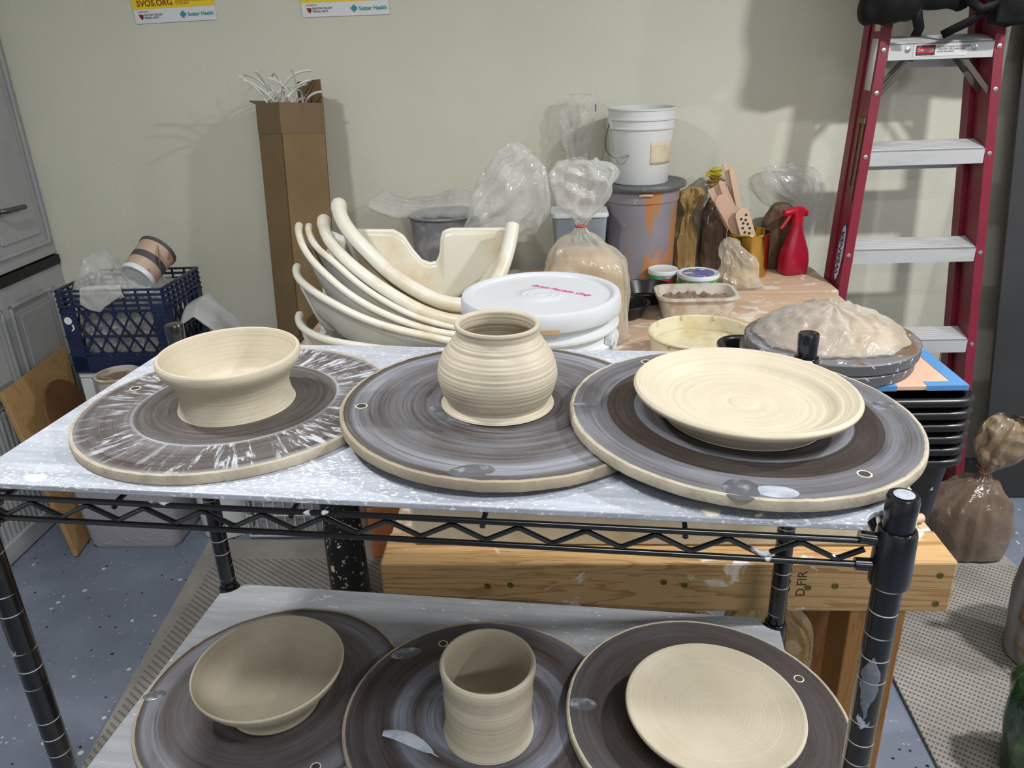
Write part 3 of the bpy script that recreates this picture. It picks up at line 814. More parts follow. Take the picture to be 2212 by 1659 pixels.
# ------------------------------------------------------------------ tables and what stands on them
class Set:
    """a thing whose parts are modelled in room coordinates"""
    def __init__(s, name, label, cat, a, b, z, group=None):
        s.t = rthing(name, label, cat, a, b, z, 0, group); s.o = (-a, -b, -z)

    def put(s, mb, name, m, parent=None, **kw):
        if parent is None:
            return mb.build(name, m, s.t, loc=s.o, **kw)
        return mb.build(name, m, parent, **kw)


BZ = .83
wt = Set('wedging_table', 'fir-framed wedging table with a plaster slab, right behind the rack', 'table', 2.07, -1.71, 0)
F0 = -1.864
wt.put(MB().box(1.614, 2.522, F0, F0 + .089, .735, BZ), 'front_beam', M['beam'], smooth=False, bev=.004)
wt.put(MB().box(1.614, 2.522, -1.645, -1.572, .735, BZ), 'back_beam', M['beam'], smooth=False, bev=.004)
wt.put(MB().box(1.616, 1.70, F0 + .0895, -1.6455, .735, BZ - .001), 'side_beam', M['beam_dusty'], smooth=False, bev=.004)
wt.put(MB().box(2.436, 2.520, F0 + .0895, -1.6455, .735, BZ - .001), 'side_beam', M['beam_dusty'], smooth=False, bev=.004)
wt.put(MB().box(1.700, 2.436, F0 + .0895, -1.6455, .745, BZ), 'underlay', M['beam_dusty'], smooth=False)
wt.put(MB().prism([(1.66, -1.813), (2.462, -1.822), (2.478, -1.806), (2.474, -1.60), (1.665, -1.60)], BZ + .0005, .908), 'plaster_slab', M['slab'], smooth=False, bev=.006)
for (a, b) in ((1.66, -1.858), (2.372, -1.858), (1.66, -1.66), (2.372, -1.66)):
    wt.put(MB().box(a, a + .088, b, b + .085, .0125 if a < 2 else 0, .735), 'leg', M['leg_wood'], smooth=False, bev=.003)
wt.put(MB().box(1.66, 2.46, -1.772, -1.662, .285, .305), 'lower_shelf', M['leg_wood'], smooth=False, bev=.002)
for (a, z) in ((1.787, .786), (1.824, .788), (2.07, .794), (2.103, .788), (2.297, .783), (2.339, .786), (2.497, .806), (2.499, .752)):
    q = Matrix.Translation((a, F0 - .0004, z)) @ Matrix.Rotation(PI / 2, 4, 'X')
    wt.put(MB().lathe([(.0055, 0), (.0052, .0012), (.003, .0008), (.002, .0002), (0, .0002)], 18, mtx=q), 'screw', M['screw'])
q = Matrix.Translation((2.263 - 2.07, F0 + 1.71 - .0004, .783)) @ Matrix.Rotation(PI / 2, 4, 'X') @ Matrix.Rotation(PI / 2, 4, 'Z')
words('grade_stamp', 'M   CORR', .021, M['ink'], wt.t, q, thick=.0001)
q = Matrix.Translation((2.287 - 2.07, F0 + 1.71 - .0004, .790)) @ Matrix.Rotation(PI / 2, 4, 'X') @ Matrix.Rotation(PI / 2, 4, 'Z')
words('grade_stamp', 'D.FIR', .021, M['ink'], wt.t, q, thick=.0001)
wt.put(MB().tube([(2.470, -1.765, .8385), (2.512, -1.750, .8385)], .0075, 12), 'dowel', M['stick_pink'])

tb = Set('work_table', 'plywood work table topped with clay dust, holding buckets and tubs', 'table', 1.95, -.9, 0)
tb.put(MB().prism([(1.17, -1.15), (1.66, -1.15), (1.66, -1.55), (2.24, -1.55), (2.24, -1.13), (2.80, -1.13), (2.80, -.415), (1.17, -.415)], .802, BZ), 'tabletop', M['ply'], smooth=False, bev=.002)
for (a, b) in ((1.20, -.50), (2.70, -.50), (2.70, -1.08), (2.14, -1.50)):
    tb.put(MB().box(a, a + .06, b, b + .06, .0125 if a == 2.14 else 0, .802), 'leg', M['leg_wood'], smooth=False, bev=.002)
tb.put(MB().lathe([(0, .0125), (.060, .0125), (.060, .03), (.057, .40), (.052, .800), (0, .8015)], 40, (1.257, -.93, 0)), 'splashed_leg', M['blacksplat'])['label'] = 'black round leg splashed with white clay'
t2 = Set('rear_table', 'clay-stained plywood table pushed against the back wall', 'table', 2.0, -.22, 0)
t2.put(MB().box(1.16, 2.812, -.408, -.045, .805, BZ + .003), 'tabletop', M['ply'], smooth=False, bev=.002)
for (a, b) in ((1.20, -.36), (2.67, -.36), (1.20, -.12), (2.67, -.12)):
    t2.put(MB().box(a, a + .06, b, b + .05, 0, .805), 'leg', M['leg_wood'], smooth=False, bev=.002)
TZ2 = BZ + .0035; TZ = BZ + .0005


# lidded bucket
bk = rthing('plastic_bucket', 'big white bucket with a lid handwritten in pink, behind the vase', 'bucket', 1.874, -1.385, TZ, 0, 'white plastic buckets')
H = .314
b_ = MB().lathe([(0, 0), (.128, 0), (.131, .004), (.1405, .195), (.1415, .212), (.1555, .214), (.1565, .218), (.1445, .2225), (.1435, .242), (.1560, .2445), (.1568, .249), (.1450, .254), (.1450, .278), (.1415, .278), (.137, .20), (.126, .006), (0, .006)], 96).build('bucket_body', M['white_pl'], bk)
l_ = MB().lathe([(.1500, .271), (.1585, .272), (.1605, .276), (.1600, .299), (.1570, .3065), (.1500, .3085), (.1440, .3065), (.1405, .3015), (.132, .3005), (.06, .3010), (.038, .3014), (.037, .3022), (.035, .3014), (.026, .3014), (.025, .3022), (.023, .3014), (.012, .3018), (.008, .303), (0, .3032)], 96).build('bucket_lid', M['lid_pl'], bk)
MB().box(-.018, .018, -.1612, -.155, .272, .281, Matrix.Rotation(.12, 4, 'Z')).build('tear_notch', M['tan_clay'], l_, False)
q = Matrix.Translation((.040, .028, .3016)) @ Matrix.Rotation(-.62, 4, 'Z')
words('handwriting', 'B-mix Reclaim Only', .0175, M['pink_pen'], l_, q, .4)
for sg in (-1, 1):
    q = Matrix.Rotation(-.45, 4, 'Z') @ Matrix.Translation((sg * .148, 0, .225)) @ Matrix.Rotation(sg * PI / 2, 4, 'Y')
    MB().disc(.016, -.004, .012, 20, mtx=q).build('handle_ear', M['white_pl'], bk)
pts = []
for t in np.linspace(0, PI, 25):
    pts.append(Matrix.Rotation(-.45, 4, 'Z') @ Vector((.160 * math.cos(t), -.166 * math.sin(t) * .98 - .004, .225 - .125 * math.sin(t))))
MB().tube(pts, .0024, 8).build('wire_handle', M['steel'], bk)


# splash pans: halves of potter's-wheel trays, nested and leaning
def pan(label, ac, bc, R, tab, rimr, m, mr, notch=False, wall=.105, zmin=.835, order=0):
    th = np.array([t for t, _ in tab]); zz = np.array([z for _, z in tab])
    T = np.linspace(180, 360, 91); Z = np.interp(T, th, zz)
    for _ in range(14): Z[1:-1] = (Z[:-2] + 2 * Z[1:-1] + Z[2:]) / 4
    Zr = Z.copy()
    Z = np.minimum(Z, np.interp(T, [180, 188, 192, 348, 354, 360], [zz[0] - .09, zz[0] - .06, 9, 9, zz[-1] - .02, zz[-1] - .05]))
    zb = float(max(zmin, Z.min() - wall))
    t = Set('splash_pan', label, 'splash pan', ac, bc, zb, 'stacked splash pan halves')
    P = []
    zc = zmin + .003
    for f, dz in ((1.0, -.002), (.978, -.018), (.945, -.045), (.912, -.075), (.88, -.097), (.82, -.106)):
        P.append([Vector((ac + R * f * math.cos(math.radians(a)), bc + R * f * math.sin(math.radians(a)) - .004, max(zmin + .002, z + dz * wall / .105))) for a, z in zip(T, Z)])
    last = P[-1]
    for g in (.7, .45, .2, .03):
        P.append([Vector((ac + (v.x - ac) * g / 1., bc + (v.y - bc) * g / 1., zc + (v.z - zc) * g ** 1.3)) for v in last])
    t.put(MB().grid(P), 'pan_wall', m, solid=.004, noff=0)
    pts = [(ac + R * math.cos(math.radians(a)), bc + R * math.sin(math.radians(a)) - .004, z + rimr * .4) for a, z in zip(T, Zr) if 190 <= a <= 351]
    rs = [rimr * (1.12 if i < 4 else 1.) for i in range(len(pts))]
    t.put(MB().tube(pts, rs, 14), 'rolled_rim', mr)
    # the straight side with its U cut-out for the wheel head
    n = 91; top = []; bot = []; w = R - .006
    for i in range(n):
        x = -w + 2 * w * i / (n - 1)
        ztop = 1.140 if notch else max(zc + .03, float(np.interp(180 + 180 * i / (n - 1), T, Z)) - .04)
        if notch:
            ztop = float(np.interp(ac + x, [1.33, 1.36, 1.468, 1.490, 1.512, 1.535, 1.560, 1.582, 1.596, 1.601, 1.607, 1.625, 1.80], [1.138, 1.146, 1.142, 1.128, 1.090, 1.059, 1.049, 1.053, 1.076, 1.120, 1.136, 1.142, 1.138]))
        zbt = zc + (last[0].z - zc) * max(0, -x / w) ** 1.3 if x < 0 else zc + (last[-1].z - zc) * max(0, x / w) ** 1.3
        top.append((ac + x, bc, max(ztop, zbt + .004))); bot.append((ac + x * .93, bc, zbt + (.022 if notch else 0)))
    rows = [[Vector(p) + (Vector(q_) - Vector(p)) * f + Vector((0, -.018 * math.sin(f * PI / 2) if notch else 0, 0)) for p, q_ in zip(top, bot)] for f in np.linspace(0, 1, 12)]
    if not notch:                                        # the hidden straight sides lean back behind one another
        lean = (-.786 + .028 * order) - bc
        rows = [[v + Vector((0, lean * (1 - f / 11), 0)) for v in row] for f, row in enumerate(rows)]
    if notch:
        t.put(MB().grid(rows), 'straight_wall', m, solid=.006)
        t.put(MB().tube([Vector(p) + Vector((0, .004, 0)) for p in top], .0075, 10), 'straight_rim', mr)
    else:
        t.put(MB().grid(rows), 'straight_wall', m, solid=.003)
    return t


P1, P2, R1 = M['pan_pl'], M['pan_pl2'], M['pan_rim']
pan('topmost cream splash pan half with a U-shaped cut-out showing', 1.5671, -.8021, .2304, [(180, 1.222), (195, 1.218), (223, 1.164), (238, 1.128), (251, 1.084), (267, 1.041), (281, 1.008), (294, .990), (310, .992), (325, 1.035), (340, 1.105), (352, 1.165), (360, 1.200)], .0185, P1, R1, True, .100, .905)
pan('splash pan half directly under the topmost one, thick round rim end', 1.550, -.793, .2595, [(180, 1.188), (196, 1.176), (223, 1.127), (242, 1.082), (258, 1.039), (275, .991), (292, .958), (320, .938), (360, .950)], .0160, P2, R1, False, .080, .890, 1)
pan('thin-rimmed white splash pan half, third from the top of the leaning stack', 1.5343, -.7853, .2872, [(180, 1.175), (197, 1.164), (232, 1.117), (251, 1.055), (274, .988), (296, .943), (325, .914), (360, .925)], .0082, P2, R1, False, .100, .875, 2)
pan('tan-stained white splash pan half, fourth from the top of the stack', 1.5275, -.7865, .306, [(180, 1.178), (198, 1.166), (211, 1.134), (229, 1.095), (242, 1.056), (254, 1.022), (269, .986), (283, .954), (305, .920), (335, .896), (360, .900)], .0090, P2, R1, False, .115, .862, 3)
pan('splash pan half second from the bottom, its broad white wall showing', 1.524, -.791, .3215, [(180, 1.065), (199, 1.057), (220, 1.049), (238, 1.026), (252, .999), (266, .973), (280, .952), (294, .923), (320, .890), (360, .882)], .0098, P2, R1, False, .11, .849, 4)
pan('lowest white splash pan half, lying nearly level on the table', 1.5256, -.8006, .3319, [(180, .929), (199, .929), (218, .931), (252, .930), (280, .918), (300, .896), (330, .872), (360, .866)], .0098, P2, R1, False, .09, .835, 5)


# open cream tub, food tubs and dishes
def open_tub(name, label, cat, a, b, z, rb, rt, h, m, rimr=.0025, fill=None, fm=None, group=None, rim_m=None):
    t = rthing(name, label, cat, a, b, z, 0, group)
    MB().lathe([(0, 0), (rb - .004, 0), (rb, .004), (rt - .002, h - .003), (rt + rimr, h - .003), (rt + rimr, h), (rt - .004, h), (rb - .004, .006), (0, .005)], 72).build('tub_body', m, t)
    if rimr > .003:
        MB().tube([(rt * math.cos(x), rt * math.sin(x), h) for x in np.linspace(0, 2 * PI, 65)[:-1]], rimr * .6, 8, True).build('rolled_rim', rim_m or m, t)
    if fill:
        rf = rb + (rt - rb) * fill / h - .006
        MB().lathe([(rf, fill), (rf * .7, fill - .003), (rf * .3, fill - .002), (0, fill - .003)], 48, mod=lambda r, t_, z_: (r, z_ + .006 * nz(r * 30 * math.cos(t_), r * 30 * math.sin(t_), a))).build('contents', fm, t)
    return t


cr = open_tub('plastic_tub', 'wide cream tub of pale slurry at the table front, right of the big bucket', 'tub', 2.266, -1.008, TZ, .119, .1265, .085, M['tub_cream'], .004, .050, M['slurry'], 'tubs on the work table', M['tub_cream'])
for i in range(9):
    an = 2.5 + i * .7
    MB().lathe([(0, -.012), (.006, -.004), (.005, .004), (0, .007)], 10, (.1245 * math.cos(an), .1245 * math.sin(an), .082)).build('slip_drip', M['slurry'], cr)

rt_ = Set('plastic_tub', 'rounded rectangular tub of brown clay scraps on the work table', 'tub', 2.318, -.622, TZ, 'tubs on the work table')


def rrect(hx, hy, r, k=6):
    o = []
    for cx, cy, a0 in ((hx - r, hy - r, 0), (-hx + r, hy - r, 90), (-hx + r, -hy + r, 180), (hx - r, -hy + r, 270)):
        o += [(cx + r * math.cos(math.radians(a0 + 90 * i / k)), cy + r * math.sin(math.radians(a0 + 90 * i / k))) for i in range(k + 1)]
    return o


def rr_loft(levels):
    """levels: (hx, hy, r, z)"""
    return [[Vector((x, y, z)) for x, y in rrect(hx, hy, r)] for hx, hy, r, z in levels]


MB().grid(rr_loft([(.098, .060, .03, 0), (.104, .066, .035, .03), (.112, .074, .04, .066), (.119, .081, .045, .067), (.119, .081, .045, .076), (.109, .071, .038, .075), (.101, .063, .033, .03), (.095, .057, .03, .006)]), True, True, True).build('tub_body', M['tub_clear'], rt_.t)
P = []
for j in range(26):
    row = []
    for i in range(36):
        x, y = -.098 + .196 * i / 35, -.060 + .12 * j / 25
        row.append(Vector((x, y, .045 + .020 * abs(nz(x * 28, y * 28, 2)) + .012 * nz(x * 70, y * 70, 5))))
    P.append(row)
MB().grid(P).build('contents', M['scrap_clay'], rt_.t)

open_tub('plastic_dish', 'larger black plastic dish farther back, beside the tied clay bag', 'dish', 2.188, -.455, TZ, .066, .090, .042, M['black_pan'], .004, group='black plastic dishes')
open_tub('plastic_dish', 'smaller black plastic dish in front, beside the tied clay bag', 'dish', 2.106, -.612, TZ, .058, .076, .042, M['black_pan'], .004, group='black plastic dishes')


def margarine(label, a, b, r, art2, z):
    t = rthing('food_tub', label, 'tub', a, b, z, 0, 'lidded food tubs by the grey bin')
    h = .056
    MB().lathe([(0, 0), (r * .84, 0), (r * .86, .003), (r * .95, h), (0, h)], 56).build('tub_body', M['tub_white'], t)
    MB().lathe([(r * .868, .006), (r * .945, h - .012)], 56, mod=lambda q, t_, z_: (q + .0006, z_)).build('printed_band', M['tub_green'], t, solid=.0004)
    q = []
    for j in range(6):
        zz = .014 + .024 * j / 5; rad = r * (.868 + .077 * zz / h) + .0016
        q.append([Vector((rad * math.cos(-1.75 + .9 * i / 12), rad * math.sin(-1.75 + .9 * i / 12), zz)) for i in range(13)])
    MB().grid(q).build('printed_panel', M['tub_red'], t)
    l = MB().lathe([(r * .94, h - .009), (r * 1.0, h - .008), (r * 1.01, h + .001), (r * .97, h + .005), (r * .9, h + .003), (0, h + .003)], 56).build('tub_lid', M['tub_white'], t)
    if art2:
        MB().disc(r * .76, h + .0031, h + .0036, 48).build('lid_print', M['tub_purple'], l)
    return t


margarine('lidded food tub with a violet printed lid, in front of its plain-lidded neighbour', 2.368, -.370, .068, True, TZ2)
margarine('lidded food tub with a plain white lid, behind the violet-lidded one', 2.262, -.312, .050, False, TZ2)

# grey bin with the small bucket on its lid
gb = rthing('lidded_bin', 'clay-streaked grey bin with a flat grey lid against the back wall', 'bin', 2.200, -.158, TZ2, 0)
MB().lathe([(0, 0), (.108, 0), (.112, .004), (.121, .25), (.1225, .265), (.1270, .268), (.1275, .312), (.122, .314), (0, .314)], 72).build('bin_body', M['bin_grey'], gb)
MB().lathe([(.126, .311), (.147, .311), (.149, .3145), (.149, .322), (.146, .326), (.136, .3275), (.131, .3255), (0, .3255)], 72).build('bin_lid', M['bin_lid'], gb)
MB().tube([(-.02, -.128, .297), (.0, -.131, .299), (.022, -.128, .297)], .006, 8).build('clay_smear', M['stick_pink'], gb)
sb = rthing('plastic_bucket', 'small white bucket with a wire bail, standing on the grey bin lid', 'bucket', 2.190, -.170, TZ2 + .3265, 0, 'white plastic buckets', tilt=(0, .01))
MB().lathe([(0, 0), (.092, 0), (.0945, .004), (.1045, .166), (.105, .172), (.1105, .1735), (.1110, .1775), (.1060, .1800), (.1065, .200), (.1115, .2015), (.1120, .2060), (.1075, .2085), (.1080, .230), (.1115, .2315), (.1115, .2365), (.106, .2365), (.104, .20), (.090, .008), (0, .006)], 84).build('bucket_body', M['white_pl'], sb)
q = []
for j in range(7):
    zz = .065 + .07 * j / 6; rad = .0950 + .0100 * zz / .17 + .0006
    q.append([Vector((rad * math.cos(-1.35 + .95 * i / 16), rad * math.sin(-1.35 + .95 * i / 16), zz)) for i in range(17)])
MB().grid(q).build('paper_label', M['label_tan'], sb, solid=.0004)
for sg in (-1, 1):
    q = Matrix.Rotation(.35, 4, 'Z') @ Matrix.Translation((sg * .105, 0, .190)) @ Matrix.Rotation(sg * PI / 2, 4, 'Y')
    MB().box(-.018, .018, -.009, .009, -.002, .010, q).build('handle_ear', M['white_pl'], sb, False, .003)
e0, e1 = Matrix.Rotation(.35, 4, 'Z') @ Vector((-.114, 0, .190)), Matrix.Rotation(.35, 4, 'Z') @ Vector((.114, 0, .190))
pts = []
for t in np.linspace(0, PI, 25):
    p = Matrix.Rotation(.35, 4, 'Z') @ Vector((-.114 * math.cos(t), 0, .19)); s_ = math.sin(t)
    pts.append(p + Vector((-.075 * s_ + .01 * math.sin(2 * t), -.105 * s_, -.098 * s_ ** .8)))
MB().tube(pts, .0022, 8).build('wire_handle', M['dark_steel'], sb)

# brass pot, wooden tools, sprayer
bp = rthing('brass_pot', 'shiny brass pot holding wooden paddles by the back wall', 'pot', 2.566, -.180, TZ2, 0)
MB().lathe([(0, 0), (.066, 0), (.070, .003), (.0715, .01), (.0715, .142), (.0735, .146), (.0725, .150), (.0695, .149), (.0690, .14), (.0690, .006), (0, .005)], 80).build('pot_body', M['brass'], bp)


def paddle(label, m, base, tip, w0, w1, th, rnd=True, face=0., marks=False):
    a, b, z = base
    v = W(*tip) - W(*base); L = v.length
    t = rthing('clay_paddle', label, 'paddle', a, b, z, 0, 'wooden tools in the brass pot')
    zax = v.normalized(); yax = zax.cross(E1); yax = (yax - zax * yax.dot(zax)).normalized(); xax = yax.cross(zax)
    R = Matrix((xax, yax, zax)).transposed(); R = R @ Matrix.Rotation(face, 3, 'Z')
    t.rotation_euler = R.to_euler()
    pts = [(-w0 / 2, 0), (w0 / 2, 0), (w0 / 2, L * .45), (w1 / 2, L * .55)]
    if rnd:
        for k in range(9): pts.append((w1 / 2 * math.cos(PI * k / 8), L - w1 / 2 + w1 / 2 * math.sin(PI * k / 8)))
    else:
        pts += [(w1 / 2, L), (-w1 / 2, L)]
    pts.append((-w1 / 2, L * .55)); pts.append((-w0 / 2, L * .45))
    MB().prism(pts, -th / 2, th / 2, Matrix.Rotation(PI / 2, 4, 'X')).build('blade', m, t, False, .0015)
    if marks:
        mb = MB()
        for k in range(9):
            mb.disc(.0045, 0, .0006, 10, mtx=Matrix.Translation(((-1) ** k * .008 + .003 * (k % 3 - 1), -th / 2 - .0002, L * .62 + k * .008)) @ Matrix.Rotation(PI / 2, 4, 'X'))
        mb.build('stamped_pattern', M['black_print'], t)
    return t


zq = TZ2 + .012
paddle('broad bare paddle leaning farthest left in the brass pot', M['stick_wood'], (2.604, -.160, zq), (2.448, -.158, 1.135), .016, .060, .008, False)
paddle('pink-tinged rounded paddle leaning in the brass pot', M['stick_pink'], (2.612, -.194, zq), (2.452, -.198, 1.110), .020, .046, .008)
paddle('short rounded paddle stamped with black marks, front of the brass pot', M['stick_wood'], (2.600, -.215, zq), (2.522, -.226, 1.070), .022, .048, .008, True, 0, True)
paddle('long pale slat standing tallest in the brass pot', M['stick_wood'], (2.596, -.132, zq), (2.482, -.128, 1.205), .020, .022, .007, False)
paddle('long pale slat in the brass pot, just right of the tallest slat', M['stick_wood'], (2.590, -.144, zq), (2.500, -.143, 1.190), .018, .020, .006, False)
paddle('thin pinkish stick between the paddles in the brass pot', M['stick_pink'], (2.575, -.176, zq), (2.458, -.177, 1.155), .014, .016, .006, True)

sp = rthing('spray_bottle', 'red spray bottle with a trigger head at the right table end', 'spray bottle', 2.724, -.185, TZ2, PI + .35)
MB().grid(rr_loft([(.040, .030, .018, 0), (.046, .035, .022, .006), (.0475, .036, .022, .045), (.044, .033, .022, .078), (.034, .027, .02, .110), (.024, .022, .018, .140), (.019, .019, .0185, .160), (.0175, .0175, .017, .172)]), True, True, True).build('bottle', M['spray_red'], sp)
hd = MB().disc(.0185, .172, .198, 24)
hd.grid(rr_loft([(.018, .014, .01, .196), (.020, .015, .011, .215), (.019, .014, .01, .226), (.012, .009, .007, .230)]), True, True, True)
hd.tube([(0, 0, .214), (.028, 0, .216), (.052, 0, .212)], [.014, .013, .010], 12)
hd.tube([(-.012, 0, .214), (-.030, 0, .208), (-.034, 0, .196)], [.013, .012, .007], 12)
hd.build('spray_head', M['spray_head'], sp)
MB().tube([(.030, 0, .205), (.038, 0, .190), (.052, 0, .172), (.062, 0, .160)], [.007, .0065, .006, .005], 10).build('trigger', M['spray_head'], sp)
MB().disc(.011, .0522, .056, 16, mtx=Matrix.Rotation(PI / 2, 4, 'Y') @ Matrix.Translation((-.212, 0, 0))).build('nozzle', M['spray_head'], sp)


# ------------------------------------------------------------------ plastic bags
def tied_bag(name, label, a, b, z, body, neck, flare, mfilm, mfill=None, mtop=None, mtie=None, group='tied plastic bags', rot=0., seed=0., lean=(0, 0, 0), cat='bag', sq=3., cr=.010):
    """body: rows (x, y, z, rx, ry); neck: (x, y, z, r); flare: rows relative to the neck, tilted by lean"""
    t = rthing(name, label, cat, a, b, z, rot, group)
    rows = []
    for i, (x, y, zz, rx, ry) in enumerate(body):
        f = i / max(1, len(body) - 1)
        rows.append((x, y, zz, rx, ry, .015 + .05 * f, cr * (.5 if i < 2 else 1)))
    rows.append((neck[0], neck[1], neck[2] - .02, neck[3] * 1.9, neck[3] * 1.7, .16, cr * .3))
    rows.append((neck[0], neck[1], neck[2], neck[3], neck[3], .12, 0))
    MB().grid(fold(rows, 112, 52, 15, seed, sq), True, True, False).build('bag_body', mfilm, t)
    if mfill:
        rr = [(x, y, max(.004, zz), rx * .90, ry * .90, .01, .004) for x, y, zz, rx, ry in body[:-1]]
        MB().grid(fold(rr, 64, 24, 9, seed, sq), True, True, True).build('clay_lump', mfill, t)
    fl = [(0, 0, -.002, neck[3], neck[3], .12, 0)] + [(x, y, zz, rx, ry, .10 + .07 * (i / max(1, len(flare) - 1)), cr * 1.1) for i, (x, y, zz, rx, ry) in enumerate(flare)]
    o = MB().grid(fold(fl, 112, 44, 11, seed + 3, 2.2), True).build('bag_ruffle', mtop or mfilm, t)
    o.location = (neck[0], neck[1], neck[2]); o.rotation_euler = lean
    tw = twist('twist_tie', neck[3] * 1.12, 0, mtie or M['tie_red'], t)
    tw.location = (neck[0], neck[1], neck[2]); tw.rotation_euler = (lean[0] * .5, lean[1] * .5, 2.2)
    return t


tied_bag('clay_bag', 'clear bag of tan clay tied with red, standing right behind the big bucket', 1.985, -.800, TZ,
         [(0, 0, .001, .105, .085), (0, 0, .02, .116, .094), (0, 0, .12, .116, .094), (0, 0, .195, .112, .09), (-.005, 0, .245, .085, .07), (-.01, 0, .28, .048, .042)],
         (-.012, 0, .315, .012), [(0, 0, .018, .022, .02), (0, 0, .055, .055, .042), (.004, 0, .105, .080, .055), (.005, 0, .140, .086, .058), (.002, 0, .165, .060, .042), (0, 0, .172, .03, .02)],
         M['film_clay'], M['tan_clay'], M['film_milky'], seed=1.)
tied_bag('clay_bag', 'clear bag with its wide ruffle flopping up to the right, between pans and wall', 1.625, -.512, TZ,
         [(0, 0, .001, .085, .07), (0, 0, .03, .098, .08), (0, 0, .12, .095, .078), (0, 0, .185, .070, .055), (.008, 0, .22, .038, .032)],
         (.012, 0, .250, .012), [(0, 0, .03, .034, .028), (.01, 0, .085, .075, .045), (.012, 0, .150, .108, .055), (0, 0, .215, .112, .055), (-.02, 0, .270, .080, .04), (-.03, 0, .300, .03, .018)],
         M['film'], M['brown_clay'], M['film_milky'], seed=4., lean=(.0, .92, 0))
# a second wing of the same ruffle hangs lower
tied_bag('clay_bag', 'tall narrow clear bag propped upright against the back wall', 1.985, -.088, TZ2,
         [(0, 0, .001, .06, .05), (0, 0, .03, .066, .055), (0, 0, .20, .064, .052), (0, 0, .29, .05, .042), (0, 0, .34, .035, .03)],
         (.004, .0, .37, .024), [(-.004, .012, .04, .036, .020), (-.004, .020, .10, .048, .022), (-.002, .022, .16, .053, .022), (.002, .024, .21, .050, .016), (.002, .026, .236, .048, .010)],
         M['film_clay'], M['tan_clay'], M['film'], M['tan_clay'], seed=7.)
MB().box(.060, .0635, -.0035, .0, .548, .572).build('blue_print', M['blue_logo'], D2.objects['clay_bag.002'], False)

# things by the grey bin and the brass pot
kn = rthing('clay_bag', 'small knotted tan bag squeezed beside the grey bin', 'bag', 2.372, -.075, TZ2, 0, 'tied plastic bags')
MB().grid(fold([(0, 0, .001, .032, .028, .05, .004), (0, 0, .03, .040, .034, .06, .006), (0, 0, .11, .038, .032, .08, .008), (0, 0, .165, .026, .024, .12, .006), (0, 0, .195, .016, .016, .12, .003), (.006, 0, .225, .034, .028, .16, .01), (.012, 0, .262, .040, .03, .16, .012), (.016, 0, .285, .018, .014, .2, .006)], 80, 48, 11, 2.), True, True, True).build('bag_body', M['film_tan'], kn)
tied_bag('clay_bag', 'dark brown clay bag slumped behind the brass pot', 2.466, -.070, TZ2,
         [(0, 0, .001, .034, .045), (0, 0, .03, .040, .052), (0, 0, .12, .042, .052), (0, 0, .18, .036, .044), (0, 0, .22, .026, .03)], (0, 0, .255, .012),
         [(0, 0, .02, .02, .018), (0, 0, .045, .03, .022), (0, 0, .06, .02, .014)], M['film_brown'], M['brown_clay'], M['film_tan'], seed=11.)
ys = rthing('sponge', 'small yellow sponge scrap tucked on top of the brown bag', 'sponge', 2.458, -.072, TZ2 + .314, .4)
MB().grid(fold([(0, 0, 0, .012, .010, .1, .006), (0, 0, .012, .024, .018, .1, .010), (0, 0, .028, .020, .016, .1, .010), (0, 0, .036, .008, .008, .1, .004)], 40, 16, 7, 3.), True, True, True).build('sponge_body', M['yellow_soft'], ys)
rb = rthing('wrapped_clay', 'round dark brown clay lump in film, right of the brass pot', 'wrapped clay', 2.690, -.098, TZ2, 0)
MB().grid(fold([(0, 0, .001, .050, .030, .02, .003), (0, 0, .03, .060, .036, .03, .003), (0, 0, .13, .064, .038, .04, .004), (0, 0, .19, .052, .034, .05, .004), (0, 0, .222, .03, .022, .06, .003), (0, 0, .230, .006, .006, 0, 0)], 72, 36, 9, 5.), True, True, True).build('clay_lump', M['brown_clay'], rb)
cb = rthing('plastic_bag', 'big empty clear bag billowing along the wall at the right table end', 'bag', 2.790, -.046, TZ2, 0)
MB().grid(fold([(-.004, 0, .004, .018, .020, .10, .003), (0, 0, .05, .025, .024, .12, .005), (.004, 0, .15, .032, .024, .12, .007), (.0, 0, .215, .040, .024, .12, .008), (-.03, -.0, .262, .078, .026, .12, .010), (-.055, 0, .305, .100, .022, .14, .010), (-.08, 0, .335, .085, .018, .1, .009), (-.10, 0, .352, .03, .010, .1, .004)], 112, 60, 13, 8., 2.3), True, True, True).build('bag_film', M['film'], cb)
tn = rthing('plastic_bag', 'slumped clear bag with tan folds, between food tubs and brass pot', 'bag', 2.512, -.345, TZ2, 0)
MB().grid(fold([(.0, 0, .001, .066, .042, .08, .003), (.0, 0, .012, .070, .046, .08, .005), (-.01, 0, .05, .062, .044, .1, .009), (-.02, 0, .10, .050, .038, .12, .014), (-.038, 0, .145, .030, .024, .14, .010), (-.045, 0, .165, .008, .008, .1, .003)], 96, 48, 12, 6., 2.4), True, True, True).build('bag_film', M['film_clay'], tn)
MB().grid(fold([(.0, 0, .004, .056, .034, .04, .002), (.0, 0, .02, .058, .036, .05, .003), (-.005, 0, .05, .046, .03, .06, .003), (-.005, 0, .06, .02, .014, .06, .003)], 60, 20, 9, 3.), True, True, True).build('clay_lump', M['tan_clay'], tn)

